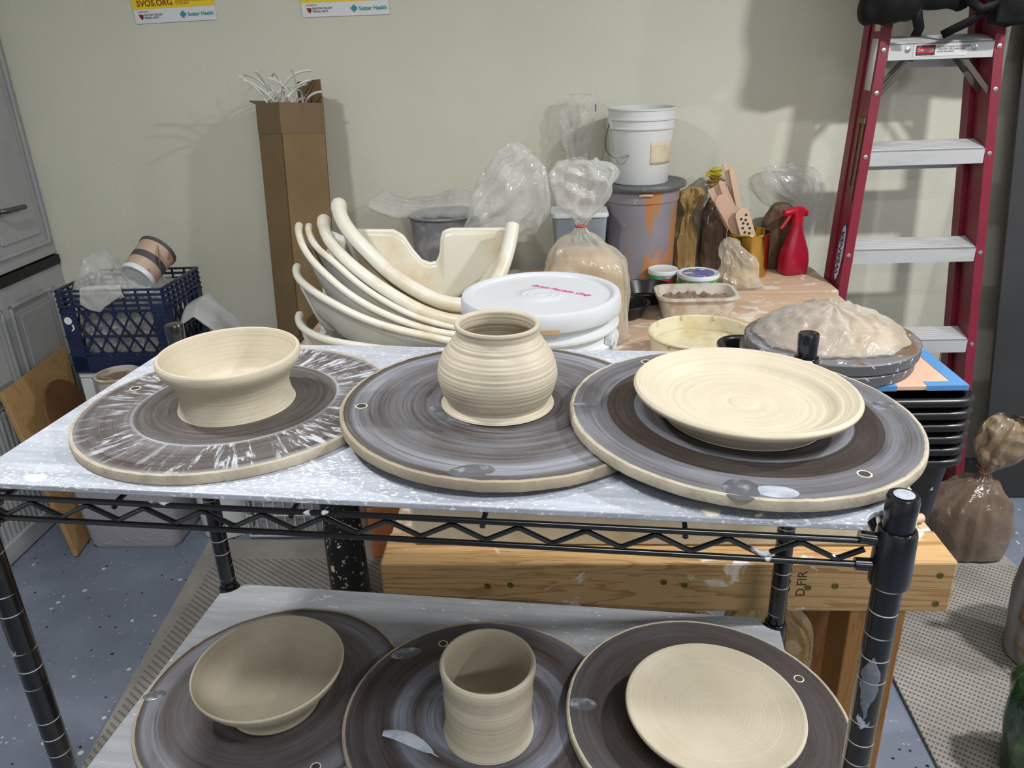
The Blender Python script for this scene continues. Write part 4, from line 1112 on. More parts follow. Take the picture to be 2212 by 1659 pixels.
# clear drawers and the covered grey tub along the wall
for k in range(2):
    dr = Set('storage_box', ('lower' if k == 0 else 'upper') + ' clear bluish storage box of the stacked pair by the grey bin', 'storage box', 1.985, -.258, TZ2 + .128 * k, 'stacked clear boxes')
    MB().grid(rr_loft([(.082, .060, .015, 0), (.090, .068, .018, .112), (.087, .065, .016, .112), (.079, .057, .013, .004)]), True, True, True).build('box_body', M['drawer_pl'], dr.t)
    MB().grid(rr_loft([(.094, .072, .02, .111), (.095, .073, .02, .116), (.093, .071, .02, .125), (.080, .058, .018, .127)]), True, True, True).build('box_lid', M['tub_white'], dr.t)
    MB().box(-.02, .03, -.070, -.066, .03, .07).build('contents', M['teal'], dr.t, False, .002)
gt = open_tub('plastic_tub', 'dusty grey tub against the back wall behind the splash pans', 'tub', 1.530, -.215, TZ2, .105, .122, .245, M['grey_tub'], .006, .20, M['slurry'], 'tubs on the work table', M['tote'])
cv = rthing('plastic_bag', 'crumpled clear bag draped flat over the dusty grey tub', 'bag', 1.515, -.215, TZ2 + .251, 0)


def drape(u, v):
    x = -.215 + .43 * u; y = -.135 + .27 * v
    h = .030 * (1 - (2 * u - 1) ** 4) * (1 - (2 * v - 1) ** 2) + .018 * abs(nz(x * 14, y * 14, 2)) + .010 * abs(nz(x * 40, y * 40, 6)) + .030 * math.exp(-((x - .06) ** 2 + y * y) / .003)
    return (x, y, .004 + h + (.045 * max(0, (.25 - u) / .25) ** 2))


MB().grid(sheet(drape, 72, 50)).build('bag_film', M['film'], cv, solid=.012)

# ------------------------------------------------------------------ the tall carton
bx = rthing('cardboard_box', 'tall narrow cardboard box leaning on the back wall, white straps spilling out', 'box', .985, -.30, .0, math.radians(46), None)
LB = 1.44; s_ = .080
RX = Matrix.Rotation(math.radians(-46), 4, 'Z') @ Matrix.Rotation(math.radians(-6.2), 4, 'X') @ Matrix.Rotation(math.radians(1.2), 4, 'Y') @ Matrix.Rotation(math.radians(46), 4, 'Z')
bx.matrix_basis = Matrix.Translation(W(1.000, -.322, .014)) @ Matrix.Rotation(A, 4, 'Z') @ Matrix.Rotation(math.radians(46), 4, 'Z') @ RX
mb = MB()
for (x0, x1, y0, y1) in ((-s_, s_, -s_, -s_ + .004), (-s_, s_, s_ - .004, s_), (-s_, -s_ + .004, -s_, s_), (s_ - .004, s_, -s_, s_)):
    mb.box(x0, x1, y0, y1, 0, LB)
mb.box(-s_, s_, -s_, s_, 0, .004)
mb.build('carton', M['card'], bx, False, .001)
tp = MB()
for z0, z1 in ((LB - .095, LB),):
    tp.box(-s_ - .0012, s_ + .0004, -s_ - .0012, -s_ - .0002, z0, z1).box(-s_ - .0012, -s_ - .0002, -s_, s_ + .0004, z0, z1)
tp.build('parcel_tape', M['tape'], bx, False)


def flap(name, side, ang, ln):
    q = Matrix.Rotation(side * PI / 2, 4, 'Z') @ Matrix.Translation((0, -s_, LB)) @ Matrix.Rotation(ang, 4, 'X')
    MB().box(-s_ + .002, s_ - .002, -.002, .002, 0, ln, q).build(name, M['card'], bx, False)


flap('flap', 1, -.06, .075); flap('flap', 2, 1.35, .052)
rnd = random.Random(5); used = []; k = 0
for attempt in range(4000):
    if k >= 24: break
    an = rnd.uniform(0, 6.28); p = Vector((rnd.uniform(-.06, .04), rnd.uniform(-.04, .06), LB - .015)); d = Vector((math.cos(an) * .5, math.sin(an) * .5, rnd.uniform(.6, 1.6))).normalized()
    pts = []; cv_ = Vector((rnd.uniform(-1, 1), rnd.uniform(-1, 1), rnd.uniform(-1.6, -.6))) * rnd.uniform(5, 14)
    for i in range(16):
        pts.append(p.copy()); d = (d + cv_ * .011).normalized(); p = p + d * (.0095 if k % 6 else .0125)
        if (p.z < LB + .010 and i > 5) or p.x > s_ - .016 or (p.y > s_ - .016 and p.z < LB + .035) or (max(-p.x, -p.y) > s_ - .012 and p.z < LB + .008): break
    if len(pts) < 7 or any((a_ - b_).length < .0125 for a_ in pts for b_ in used): continue
    used += pts; k += 1
    rows = []
    for i, q in enumerate(pts):
        tq = (pts[min(i + 1, len(pts) - 1)] - pts[max(i - 1, 0)]).normalized(); w = tq.cross(Vector((math.sin(k), math.cos(k), .3))).normalized() * .0036
        rows.append([q - w, q + w])
    o = MB().grid(rows).build('packing_strap', M['strap'], None, solid=.001); o.matrix_world = bx.matrix_basis
    tag(o, 'white packing strap curling out of the top of the tall cardboard box', 'packing strap', 'packing straps in the tall box')

# ------------------------------------------------------------------ the left corner: tote, stool, crate and boards
tt = Set('storage_tote', 'frosted plastic tote on the floor under the blue crate', 'storage tote',  .395, -.425, 0)
MB().grid(rr_loft([(.155, .185, .03, .001), (.163, .195, .035, .02), (.182, .208, .035, .395), (.178, .204, .033, .395), (.158, .190, .03, .024), (.150, .18, .03, .006)]), True, True, True).build('tote_body', M['tote'], tt.t)
MB().grid(rr_loft([(.188, .214, .04, .392), (.190, .216, .04, .398), (.189, .215, .04, .410), (.175, .20, .035, .414)]), True, True, True).build('tote_lid', M['tub_white'], tt.t)
so = Set('step_stool', 'white plastic step stool standing on the tote, carrying the blue crate', 'stool', .475, -.36, .4145)
so.put(MB().box(.300, .630, -.526, -.18, .618, .640), 'stool_top', M['stool'], smooth=False, bev=.006)
for (a, b) in ((.312, -.518), (.545, -.518), (.312, -.22), (.545, -.22)):
    so.put(MB().prism([(a - .012, b - .004), (a + .028, b - .004), (a + .028, b + .03), (a - .012, b + .03)], .415, .618), 'leg', M['stool'], smooth=False, bev=.004)
so.put(MB().box(.345, .535, -.516, -.510, .600, .617), 'apron', M['stool'], smooth=False, bev=.002)

ct = Set('milk_crate', 'navy blue milk crate heaped with clear bags in the left corner', 'crate', .475, -.394, .6405)
ct.t.scale = (1, .76, .985)
CW, CH = .176, .288


def crate_side(mt):
    mb = MB(); t = .007
    def bar(x0, x1, z0, z1): mb.box(x0, x1, -t / 2, t / 2, z0, z1, mt)
    bar(-CW, -CW + .048, 0, CH - .062); bar(CW - .048, CW, 0, CH - .062); bar(-CW, CW, 0, .058)
    mb.box(-CW, CW, -t, t, 0, .006, mt)
    for z in (.066, .127, .214, .232, .250, .268): mb.box(-CW, CW, -t, t, z - .003, z + .004, mt)
    mb.box(-CW, CW, -t, t, CH - .006, CH, mt)
    for i in range(9):
        x = -CW + .004 + i * (2 * CW - .008) / 8; mb.box(x - .003, x + .003, -t / 2, t / 2, .205, CH, mt)
    z0, z1 = .058, .214; w = CW - .048; dx = (z1 - z0) * .62
    for sg in (-1, 1):
        for i in range(-3, 8):
            x0 = -w - dx + i * .047; a, b = (x0, z0), (x0 + dx, z1)
            if sg < 0: a, b = (-a[0], a[1]), (-b[0], b[1])
            def cut(p, q_):
                (xa, za), (xb, zb) = p, q_
                if xa < -w: za += (zb - za) * (-w - xa) / (xb - xa); xa = -w
                if xa > w: za += (zb - za) * (w - xa) / (xb - xa); xa = w
                return xa, za
            if min(a[0], b[0]) > w or max(a[0], b[0]) < -w: continue
            a2, b2 = cut(a, b), cut(b, a)
            if math.hypot(a2[0] - b2[0], a2[1] - b2[1]) < .01: continue
            d = (Vector((b2[0], 0, b2[1])) - Vector((a2[0], 0, a2[1]))); L = d.length
            q = mt @ Matrix.Translation((a2[0], 0, a2[1])) @ Matrix.Rotation(math.atan2(d.x, d.z), 4, 'Y')
            mb.box(-.0028, .0028, -t / 2, t / 2, 0, L, q)
    return mb


for k in range(4):
    crate_side(Matrix.Rotation(k * PI / 2, 4, 'Z') @ Matrix.Translation((0, -CW, 0))).build('crate_side', M['crate'], ct.t, False)
MB().box(-CW, CW, -CW, CW, 0, .006).build('crate_floor', M['crate'], ct.t, False)
mk_ = MB().disc(.013, 0, .0008, 20, mtx=Matrix.Translation((-CW + .018, -CW - .0036, .185)) @ Matrix.Rotation(PI / 2, 4, 'X'))
mk_.tube([(-CW + .030, -CW - .0042, .172), (-CW + .032, -CW - .0042, .158), (-CW + .024, -CW - .0042, .150)], .0028, 6)
mk_.build('paint_mark', M['white_mark'], ct.t)


def heap(u, v):
    x = -.158 + .316 * u; y = -.158 + .316 * v
    e = (1 - (2 * u - 1) ** 6) * (1 - (2 * v - 1) ** 6)
    h = .02 + .115 * e * (.55 + .45 * math.sin(1.2 + 4 * u)) * (1 - .85 * u) + .034 * nz(x * 11, y * 11, 3) + .022 * abs(nz(x * 28, y * 28, 8)) + .008 * nz(x * 70, y * 70, 1)
    return (x * (1 + .06 * nz(x * 20, y * 20, 9)), y, .225 + max(0, h + .045 * (1 - u)) * e + .006)


hp = rthing('plastic_bag', 'heap of crumpled clear bags on top of the blue crate', 'bag', .475, -.394, .6405, 0)
hp.scale = (1, .76, .985)
MB().grid(sheet(heap, 80, 80)).build('bag_film', M['film'], hp, solid=.006)
P = [(0, 0, .012, .14, .14, .03, .005), (0, 0, .05, .15, .15, .04, .008), (0, 0, .20, .15, .15, .04, .010), (0, 0, .255, .14, .14, .06, .010)]
MB().grid(fold(P, 80, 24, 13, 4., 6.), True, True, True).build('bag_film', M['film'], hp)
for i_, (x_, y_, z_) in enumerate(((-.08, -.06, .03), (.05, -.07, .02), (-.03, .04, .05), (.08, .05, .03), (-.02, -.08, .12), (.07, -.06, .13), (-.09, -.05, .15))):
    MB().grid(fold([(x_, y_, z_, .03, .03, .1, .01), (x_, y_, z_ + .03, .055, .045, .12, .018), (x_, y_, z_ + .07, .05, .04, .12, .018), (x_, y_, z_ + .10, .02, .02, .1, .01)], 48, 18, 9, 3. + i_), True, True, True).build('bag_film', M['film_milky'], hp)


def flapf(u, v):
    x = -.085 + .13 * u + .02 * (u - .5) * v; s2 = v
    y = -.158 - .030 * min(1, s2 * 3); z = .298 - max(0, s2 - .25) * .075 * (1 + .4 * math.sin(5 * u)) + .008 * nz(x * 40, s2 * 4, 2)
    return (x, y - .004 - .005 * nz(x * 30, s2 * 3, 7), z)


MB().grid(sheet(flapf, 40, 20)).build('hanging_flap', M['film_milky'], hp, solid=.003)
kt = rthing('paper_tub', 'paper-wrapped tub lying on its side on the blue crate', 'tub', .553, -.530, .957, 0)
ax = Vector((.20, .60, .36)).normalized(); kt.matrix_basis = Matrix.Translation(W(.548, -.472, .948)) @ Matrix.Rotation(A, 4, 'Z') @ ax.to_track_quat('Z', 'Y').to_matrix().to_4x4()
MB().lathe([(0, .004), (.050, .004), (.054, .010), (.0605, .125), (.0615, .128), (.0585, .129), (.05, .03), (0, .02)], 56).build('tub_body', M['can_kraft'], kt)
MB().lathe([(.0560, .048), (.0568, .048), (.0580, .072), (.0574, .072)], 56).build('printed_stripe', M['can_dark'], kt)
MB().lathe([(.0604, .116), (.0624, .117), (.0630, .128), (.0606, .1295)], 56).build('tub_rim', M['can_dark'], kt)
MB().lathe([(0, -.001), (.046, -.001), (.049, -.004), (.0545, -.004), (.056, 0), (.0555, .012), (0, .010)], 56).build('tub_lid', M['tub_white'], kt)
MB().grid(sheet(lambda u, v: (-.066 + .05 * u - .01 * v, .010 + .035 * v, .05 + .055 * u + .02 * v), 10, 10)).build('torn_label', M['paper_tan'], kt, solid=.001)

gs = rthing('plastic_sheet', 'grey plastic sheet sloping down from the blue crate', 'plastic sheet', .80, -.40, .33, 0)


def slope(u, v):
    s = np.interp(v, [0, .12, .35, .6, .85, 1], [0, .1, .3, .55, .85, 1])
    x = float(np.interp(v, [0, .10, .30, .50, .68, .85, 1], [-.10, -.05, .03, .105, .155, .18, .19])); z = float(np.interp(v, [0, .10, .30, .50, .68, .85, 1], [.525, .55, .465, .365, .26, .12, .01]))
    y = -.160 + .20 * u * (1 - .45 * v)
    f = .014 * math.sin(u * 11 + v * 2) * (.3 + v) + .012 * nz(x * 9, y * 16, 3)
    return (x + f * .6, y, z + f - .05 * (2 * u - 1) ** 2 * (1 - v))


MB().grid(sheet(slope, 40, 60)).build('sheet_film', M['film_grey'], gs, solid=.004)
wbk = open_tub('plastic_bucket', 'plain white bucket on the floor between tote and wire basket', 'bucket', .690, -.480, .001, .088, .100, .31, M['white_pl'], .005, group='white plastic buckets')
open_tub('plastic_tub', 'tall round container of brown slip on the tote lid, in front of the blue crate', 'tub', .490, -.614, .4150, .054, .067, .255, M['tub_clear'], .004, .238, M['scrap_clay'], None, M['tub_clear'])
wbs = Set('wire_basket', 'white wire basket on the floor behind the rack', 'basket', .955, -.487, 0)
mb = MB(); bx0, bx1, by0, by1, bh = .800, 1.110, -.565, -.468, .24
for (p, q) in (((bx0, by0), (bx1, by0)), ((bx1, by0), (bx1, by1)), ((bx1, by1), (bx0, by1)), ((bx0, by1), (bx0, by0))):
    n = max(3, int(math.hypot(q[0] - p[0], q[1] - p[1]) / .032))
    for z, r in ((.016, .003), (.10, .0018), (.17, .0018), (bh, .0035)):
        mb.tube([(p[0], p[1], z), (q[0], q[1], z)], r, 6)
    for i in range(n):
        f = i / n; mb.tube([(p[0] + (q[0] - p[0]) * f, p[1] + (q[1] - p[1]) * f, .014), (p[0] + (q[0] - p[0]) * f, p[1] + (q[1] - p[1]) * f, bh)], .0018, 6)
for i in range(9):
    x = bx0 + (bx1 - bx0) * i / 8; mb.tube([(x, by0, .015), (x, by1, .015)], .0018, 6)
wbs.put(mb, 'wire_frame', M['basket'])
wc = rthing('plastic_bag', 'grey folded plastic filling the white wire basket', 'bag', .955, -.516, .0205, 0)
MB().grid(fold([(0, 0, .0, .13, .030, .03, .001), (0, 0, .02, .136, .034, .05, .002), (0, 0, .13, .135, .034, .05, .004), (0, 0, .19, .10, .026, .06, .005), (0, 0, .205, .02, .01, 0, 0)], 90, 26, 13, 2., 4.), True, True, True).build('bag_film', M['grey_tub'], wc)

pb = thing('leaning_board', 'thick tan board leaning against the grey door', 'board')
p0, p1 = Vector((.205, -.672, .002)), Vector((.172, -.482, .002)); q0, q1 = Vector((.006, -.548, .575)), Vector((.008, -.150, .600))


def slabq(pts, th, mb):
    nrm = (pts[1] - pts[0]).cross(pts[3] - pts[0]).normalized()
    a = [mb.bm.verts.new(p) for p in pts]; b = [mb.bm.verts.new(p + nrm * th) for p in pts]
    mb.face(a[::-1]); mb.face(b)
    for i in range(4):
        j = (i + 1) % 4; mb.face([a[i], a[j], b[j], b[i]])
    return mb


pb.location = W(.10, -.5, 0); pb.rotation_euler = (0, 0, A)
slabq([p0, p1 + Vector((.0, .05, 0)), q1 + Vector((.008, 0, 0)), q0 + Vector((.010, 0, 0))], .016, MB()).build('board_panel', M['leg_pale'], pb, False, .002, loc=(-.10, .5, 0))
rbd = thing('round_board', 'reddish brown round board resting on the tan leaning board', 'board', W(.10, -.5, 0), (0, 0, A))
ctr = (p0 + p1 + q0 + q1) / 4 + Vector((.030, .085, .10)); nrm = (p1 - p0).cross(q0 - p0).normalized()
if nrm.x < 0: nrm = -nrm
rbd.matrix_basis = Matrix.Translation(W(ctr.x, ctr.y, ctr.z)) @ Matrix.Rotation(A, 4, 'Z') @ nrm.to_track_quat('Z', 'Y').to_matrix().to_4x4()
MB().disc(.155, .004, .014, 64).build('board_disc', M['board_brown'], rbd)

tc = rthing('terracotta_box', 'orange-brown box on the floor left of the wedging table', 'box', 1.375, -.60, 0.013, .1)
MB().box(-.115, .115, -.085, .085, 0, .20).build('box_body', M['terra'], tc, False, .006)
MB().box(-.118, .118, -.088, .088, .2005, .225).build('box_lid', M['card'], tc, False, .005)
ub_ = tied_bag('clay_bag', 'tan clay bag sitting on the lower shelf of the wedging table', 2.285, -1.717, .3055,
               [(0, 0, .001, .070, .038), (0, 0, .02, .082, .043), (0, 0, .15, .086, .044), (0, 0, .26, .084, .043), (-.01, 0, .315, .058, .034), (-.015, 0, .345, .03, .024)], (-.018, 0, .365, .011),
               [(0, 0, .015, .018, .016), (0, 0, .030, .026, .020), (0, 0, .040, .02, .014)], M['film_tan'], M['tan_clay'], None, M['tie_pink'], seed=15., cr=.006)

# ------------------------------------------------------------------ black bins, bats and board on the right
for k in range(6):
    bn = rthing('nesting_bin', ('lowest', 'second lowest', 'third lowest', 'third highest', 'second highest', 'topmost')[k] + ' of the nested black bins under the blue-taped board', 'bin', 2.482, -1.345, .001 + .0255 * k, 0, 'nested black bins')
    h = .828
    MB().grid(rr_loft([(.120, .110, .03, 0), (.158, .144, .035, h * .5), (.196, .178, .04, h - .008), (.1952, .1772, .0395, h - .008), (.1572, .1432, .0345, h * .5), (.1192, .1092, .0295, .0015)]), True, True, True).build('bin_body', M['black_bin'], bn)
    rr = [(x, y, h - .008) for x, y in rrect(.204, .186, .04)]
    MB().tube(rr, .0095, 10, True).build('rolled_rim', M['black_bin'], bn)
bt = Set('taped_board', 'wooden board edged with blue tape, lying on the nested black bins', 'board', 2.482, -1.345, .968)
MB().box(-.075, .190, -.170, .170, 0, .009).build('board_panel', M['stick_pink'], bt.t, False, .001)
mb = MB(); mb.box(-.0765, .06, -.1715, -.150, -.0005, .0096); mb.box(.115, .1915, -.1715, -.150, -.0005, .0096); mb.box(.165, .1915, -.150, .02, -.0005, .0096); mb.box(.165, .1915, .06, .1715, -.0005, .0096)
mb.build('tape_edging', M['blue_tape'], bt.t, False)
for k, (lb_, da) in enumerate((('lower of the two thick grey bats under the covered clay mound', -.008), ('upper thick grey bat, directly under the film-covered clay mound', .0))):
    pt = rthing('plaster_bat', lb_, 'bat', 2.462 + da, -1.362, .978 + .0245 * k, 0, 'thick bats on the bins')
    MB().lathe([(0, 0), (.164, 0), (.167, .002), (.168, .021), (.166, .0235), (0, .0235)], 96, mod=lambda r, t, z: (r * (1 + .002 * nz(math.cos(t) * 6, math.sin(t) * 6, z * 90)), z)).build('bat_disc', M['plaster_bat'], pt)
    MB().lathe([(.1645, .0015), (.1678, .002), (.1692, .021), (.1672, .0225)], 96).build('bat_edge', M['bat_edge_dark'], pt)
cm = rthing('covered_mound', 'film-covered clay mound on the thick grey bats', 'clay mound', 2.462, -1.355, 1.0268, 0)


def mound(sc, dz, seed, amp):
    rows = []
    for j in range(36):
        f = j / 35; row = []
        for i in range(110):
            t = 2 * PI * i / 110; c, s_ = math.cos(t), math.sin(t)
            r = (.150 + .007 * nz(c * 2, s_ * 2, seed) + .004 * math.sin(9 * t + 2 * nz(c, s_, 4))) * sc * (1 - f)
            h = .058 * (1 - (1 - f) ** 1.9) + amp * (1 - abs(2 * f - 1)) * (.6 * math.sin(14 * t + 3 * nz(c, s_, 1)) + nz(c * 5, s_ * 5, f * 5 + seed)) + amp * .7 * nz(r * 60 * c, r * 60 * s_, seed)
            row.append(Vector((r * c, r * s_, max(.0012 + dz * .2, h + dz))))
        rows.append(row)
    return rows


MB().grid(mound(.86, -.006, 3., .002), True, False, True).build('clay_mound', mk('ochre_clay_mound', '9a8468', .7, var=('b7a68c', 14, .4, .65), splash=(('8f6634', 11, .56, .66), ('d5ccbe', 24, .62, .7)), bump=(60, .8, .006)), cm)
MB().grid(mound(1.0, .004, 5., .0055), True, False, True).build('cover_film', M['film_mound'], cm, solid=.001)

# ------------------------------------------------------------------ stepladder
ld = Set('step_ladder', 'red fibreglass stepladder with aluminium steps, folded against the back wall', 'stepladder', 3.05, -.36, 0)
LTOP = 1.84


def aR(z): return 3.217 + (1.541 - z) * .0639
def aL(z): return 2.885 - (1.541 - z) * .0640
def bF(z): return -.315 - (1.541 - z) * .0692


def channel(fa, lo, hi):
    """open C: a flange in front, a web at its left edge, a flange behind"""
    mb = MB(); sec = [(-.013, 0), (.015, 0), (.015, .004), (-.009, .004), (-.009, .084), (.015, .084), (.015, .088), (-.013, .088)]
    rows = [[Vector((fa(z) + x, bF(z) + y, z)) for x, y in sec] for z in (lo, hi)]
    return mb.grid(rows, True, True, True)


rl = ld.put(channel(aL, .012, LTOP), 'left_rail', M['lad_red'], smooth=False)
rr_ = ld.put(channel(aR, .012, LTOP), 'right_rail', M['lad_red'], smooth=False)
for fa in (aL, aR):
    z0 = .0
    ld.put(MB().box(fa(0) - .018, fa(0) + .020, bF(0) - .006, bF(0) + .080, 0, .03), 'rubber_foot', M['rubber_black'], smooth=False, bev=.004)
for fa, sh in ((aL, -.006), (aR, -.016)):
    rows = [[Vector((fa(z) + sh + x, min(-.012 - y, bF(z) + .142 - y), z)) for x, y in ((-.012, .048), (.014, .048), (.014, 0), (-.012, 0))] for z in (.02, LTOP)]
    ld.put(MB().grid(rows, True, True, True), 'rear_rail', M['lad_red'], smooth=False)
for k in range(6):
    z = 1.541 - .3036 * k
    if z < .0: break
    l, r, b = aL(z) + .0155, aR(z) - .0135, bF(z)
    mb = MB().box(l, r, b + .001, b + .005, z - .028, z + .017).box(l, r, b + .001, b + .083, z + .0135, z + .017).box(l, r, b + .079, b + .083, z - .02, z + .0135)
    for i in range(7): mb.box(l, r, b + .008 + i * .011, b + .012 + i * .011, z + .017, z + .0192)
    for v in mb.bm.verts: v.co.z += .24 * (v.co.y - b)      # folded flat, so the treads tip towards the room
    sp_ = ld.put(mb, 'step', M['alu'], smooth=False)
    for fa, dx in ((aL, 0), (aR, 0)):
        q = Matrix.Translation((fa(z) + dx, b - .0002, z + .001)) @ Matrix.Rotation(PI / 2, 4, 'X')
        ld.put(MB().lathe([(.0075, 0), (.0068, .0022), (.003, .0034), (0, .0036)], 16, mtx=q), 'rivet', M['steel'])
    rb0 = min(-.012 - .02, bF(z) + .12)
    ld.put(MB().box(aL(z) + .010, aR(z) - .030, rb0 - .012, rb0 - .009, z - .055, z - .025).box(aL(z) + .010, aR(z) - .030, rb0 - .012, rb0 + .006, z - .028, z - .025), 'rear_bar', M['alu'], smooth=False)
    if k == 0:
        for x in (l + .055, r - .055):
            q = Matrix.Translation((x, b + .001, z)) @ Matrix.Rotation(PI / 2, 4, 'X')
            ld.put(MB().lathe([(.0085, 0), (.0078, .0024), (.003, .0036), (0, .0038)], 16, mtx=q), 'rivet', M['steel'])
        for fa, sg in ((aL, 1), (aR, -1)):
            for db in (.012, .070):
                p, q = Vector((fa(z - .125) + sg * .013, b - .008 + db, z - .125)), Vector((fa(z) + sg * .092, b + db, z - .026))
                d = q - p; Rr = Matrix.Translation(p) @ d.to_track_quat('Z', 'Y').to_matrix().to_4x4()
                ld.put(MB().box(-.002, .002, -.007, .007, 0, d.length, Rr), 'brace', M['dark_steel'], smooth=False)
            qq = Matrix.Translation((fa(z - .118), bF(z - .118) - .0002, z - .118)) @ Matrix.Rotation(PI / 2, 4, 'X')
            ld.put(MB().lathe([(.0075, 0), (.0068, .0022), (.003, .0034), (0, .0036)], 16, mtx=qq), 'rivet', M['steel'])
        lbp = ld.put(MB().box(2.972, 3.128, b - .0006, b + .0012, z - .020, z + .013), 'warning_label', M['sticker'], smooth=False)
        oo = Vector(ld.o)
        MB().box(2.979, 3.034, b - .0012, b - .0004, z - .017, z + .011).build('red_panel', M['black_print'], lbp, False)
        MB().box(2.983, 3.030, b - .0016, b - .0010, z - .012, z + .007).build('red_panel', M['red_logo'], lbp, False, .0003)
        words('lettering', 'DANGER', .012, M['sticker'], lbp, Matrix.Translation((3.0065, b - .0018, z - .0025)) @ Matrix.Rotation(PI / 2, 4, 'X'), thick=.0002)
        words('lettering', 'DO NOT STAND AT OR ABOVE\nTHIS STEP. YOU CAN LOSE\nYOUR BALANCE.', .0066, M['black_print'], lbp, Matrix.Translation((3.040, b - .0010, z - .0015)) @ Matrix.Rotation(PI / 2, 4, 'X'), align='LEFT', thick=.0002)


def web_patch(z0, z1, y0, y1, off=.0008):
    rows = []
    for z in (z0, z1):
        rows.append([Vector((aL(z) - .013 - off, bF(z) + y, z)) for y in (y0, y1)])
    return MB().grid(rows)


ld.put(web_patch(1.43, 1.575, .014, .066), 'sticker', M['sticker'], solid=.0006)
ld.put(web_patch(1.595, 1.72, .014, .060), 'sticker', M['label_tan'], solid=.0006)
rows = []
zc = .935
rows = [[Vector((aL(zc + v * .098) - .0142, bF(zc) + .038 + .0068 * v * 0 + math.sqrt(max(0, 1 - v * v)) * .028 * s2, zc + v * .098)) for s2 in np.linspace(-1, 1, 9)] for v in np.linspace(-.999, .999, 25)]
lgo = ld.put(MB().grid(rows), 'maker_badge', M['blue_logo'], solid=.0006)
rows = [[Vector((aL(zc + v * .090) - .0150, bF(zc) + .038 + math.sqrt(max(0, 1 - v * v)) * .023 * s2, zc + v * .090)) for s2 in np.linspace(-1, 1, 9)] for v in np.linspace(-.999, .999, 25)]
MB().grid(rows).build('badge_field', M['sticker'], lgo, solid=.0006)
q = Matrix.Translation((aL(zc) - .0162, bF(zc) + .038, zc)) @ Matrix.Rotation(.064, 4, 'Y') @ Matrix.Rotation(-PI / 2, 4, 'Z') @ Matrix.Rotation(PI / 2, 4, 'X') @ Matrix.Rotation(PI / 2, 4, 'Z')
words('lettering', 'WERNER', .036, M['blue_logo'], lgo, q, thick=.0003, bold=.0006)
for y0, za in ((.012, 1.10), (.050, 1.145)):
    rows = [[Vector((aL(z) - .0155, bF(z) + y0 + (1.345 - z) * (.02 if y0 < .03 else .012) + x, z)) for x in (0, .010)] for z in np.linspace(za, 1.345, 8)]
    ld.put(MB().grid(rows), 'webbing_loop', M['khaki'], solid=.003)
ld.put(MB().box(aL(1.345) - .019, aL(1.345) - .0135, bF(1.345) + .008, bF(1.345) + .066, 1.335, 1.352), 'webbing_loop', M['khaki'], smooth=False)
ld.put(MB().box(aL(LTOP) - .03, aR(LTOP) + .03, bF(LTOP) - .01, -.012, LTOP, LTOP + .05), 'top_cap', M['lad_red'], smooth=False, bev=.008)

# black backpack and jacket hung over the ladder's top
bgp = Set('black_bag', 'black bag and straps hanging over the top of the red stepladder', 'bag', 3.05, -.38, 1.60)
mb = MB()


def blob(c, r, seed):
    mt = Matrix.Translation(c)
    rows = []
    for j in range(19):
        ph = PI * j / 18
        row = []
        for i in range(28):
            t = 2 * PI * i / 28
            d = Vector((math.sin(ph) * math.cos(t), math.sin(ph) * math.sin(t), math.cos(ph)))
            d = Vector([math.copysign(abs(x) ** .8, x) for x in d])
            k = 1 + .10 * nz(d.x * 2 + seed, d.y * 2, d.z * 2)
            row.append(mt @ Vector((d.x * r[0] * k, d.y * r[1] * k, d.z * r[2] * k)))
        rows.append(row)
    mb.grid(rows, True)


for i, (c, r) in enumerate((((2.852, -.388, 1.715), (.072, .060, .105)), ((2.835, -.375, 1.82), (.075, .055, .12)), ((2.905, -.390, 1.690), (.035, .045, .075)), ((2.985, -.375, 1.765), (.10, .035, .122)), ((2.96, -.36, 1.86), (.15, .05, .12)), ((3.055, -.372, 1.765), (.05, .03, .128)), ((2.80, -.392, 1.655), (.030, .035, .045)),
                           ((3.185, -.395, 1.705), (.052, .045, .112)), ((3.18, -.37, 1.85), (.08, .05, .10)), ((3.335, -.385, 1.725), (.105, .045, .105)), ((3.27, -.37, 1.85), (.10, .05, .09)))):
    blob(c, r, i * 3.1)
mb.box(3.138, 3.238, -.425, -.365, 1.597, 1.86)
mb.box(3.24, 3.44, -.41, -.36, 1.628, 1.86)
mb.box(2.80, 3.35, -.40, -.325, 1.895, 1.955)
mb.box(2.80, 3.35, -.40, -.10, 1.895, 1.94)
o = bgp.put(mb, 'bag_body', M['black_cloth'])
q = o.modifiers.new('fuse', 'REMESH'); q.mode = 'VOXEL'; q.voxel_size = .009; q.use_smooth_shade = True
q = o.modifiers.new('relax', 'SMOOTH'); q.iterations = 6; q.factor = .5
for pts, w in (([(2.925, -.405, 1.66), (2.935, -.40, 1.625), (2.950, -.385, 1.598), (2.948, -.372, 1.578)], .014), ([(3.13, -.40, 1.66), (3.112, -.405, 1.632), (3.078, -.40, 1.610), (3.045, -.385, 1.592), (3.022, -.372, 1.578)], .012), ([(3.055, -.40, 1.675), (3.10, -.415, 1.640), (3.15, -.42, 1.655)], .013)):
    rows = []
    for i, p in enumerate(pts):
        tq = (Vector(pts[min(i + 1, len(pts) - 1)]) - Vector(pts[max(i - 1, 0)])).normalized(); wv = tq.cross(Vector((0, 1, .25))).normalized() * w
        rows.append([Vector(p) - wv, Vector(p), Vector(p) + wv])
    bgp.put(MB().grid(rows), 'strap', M['black_cloth'], solid=.004)

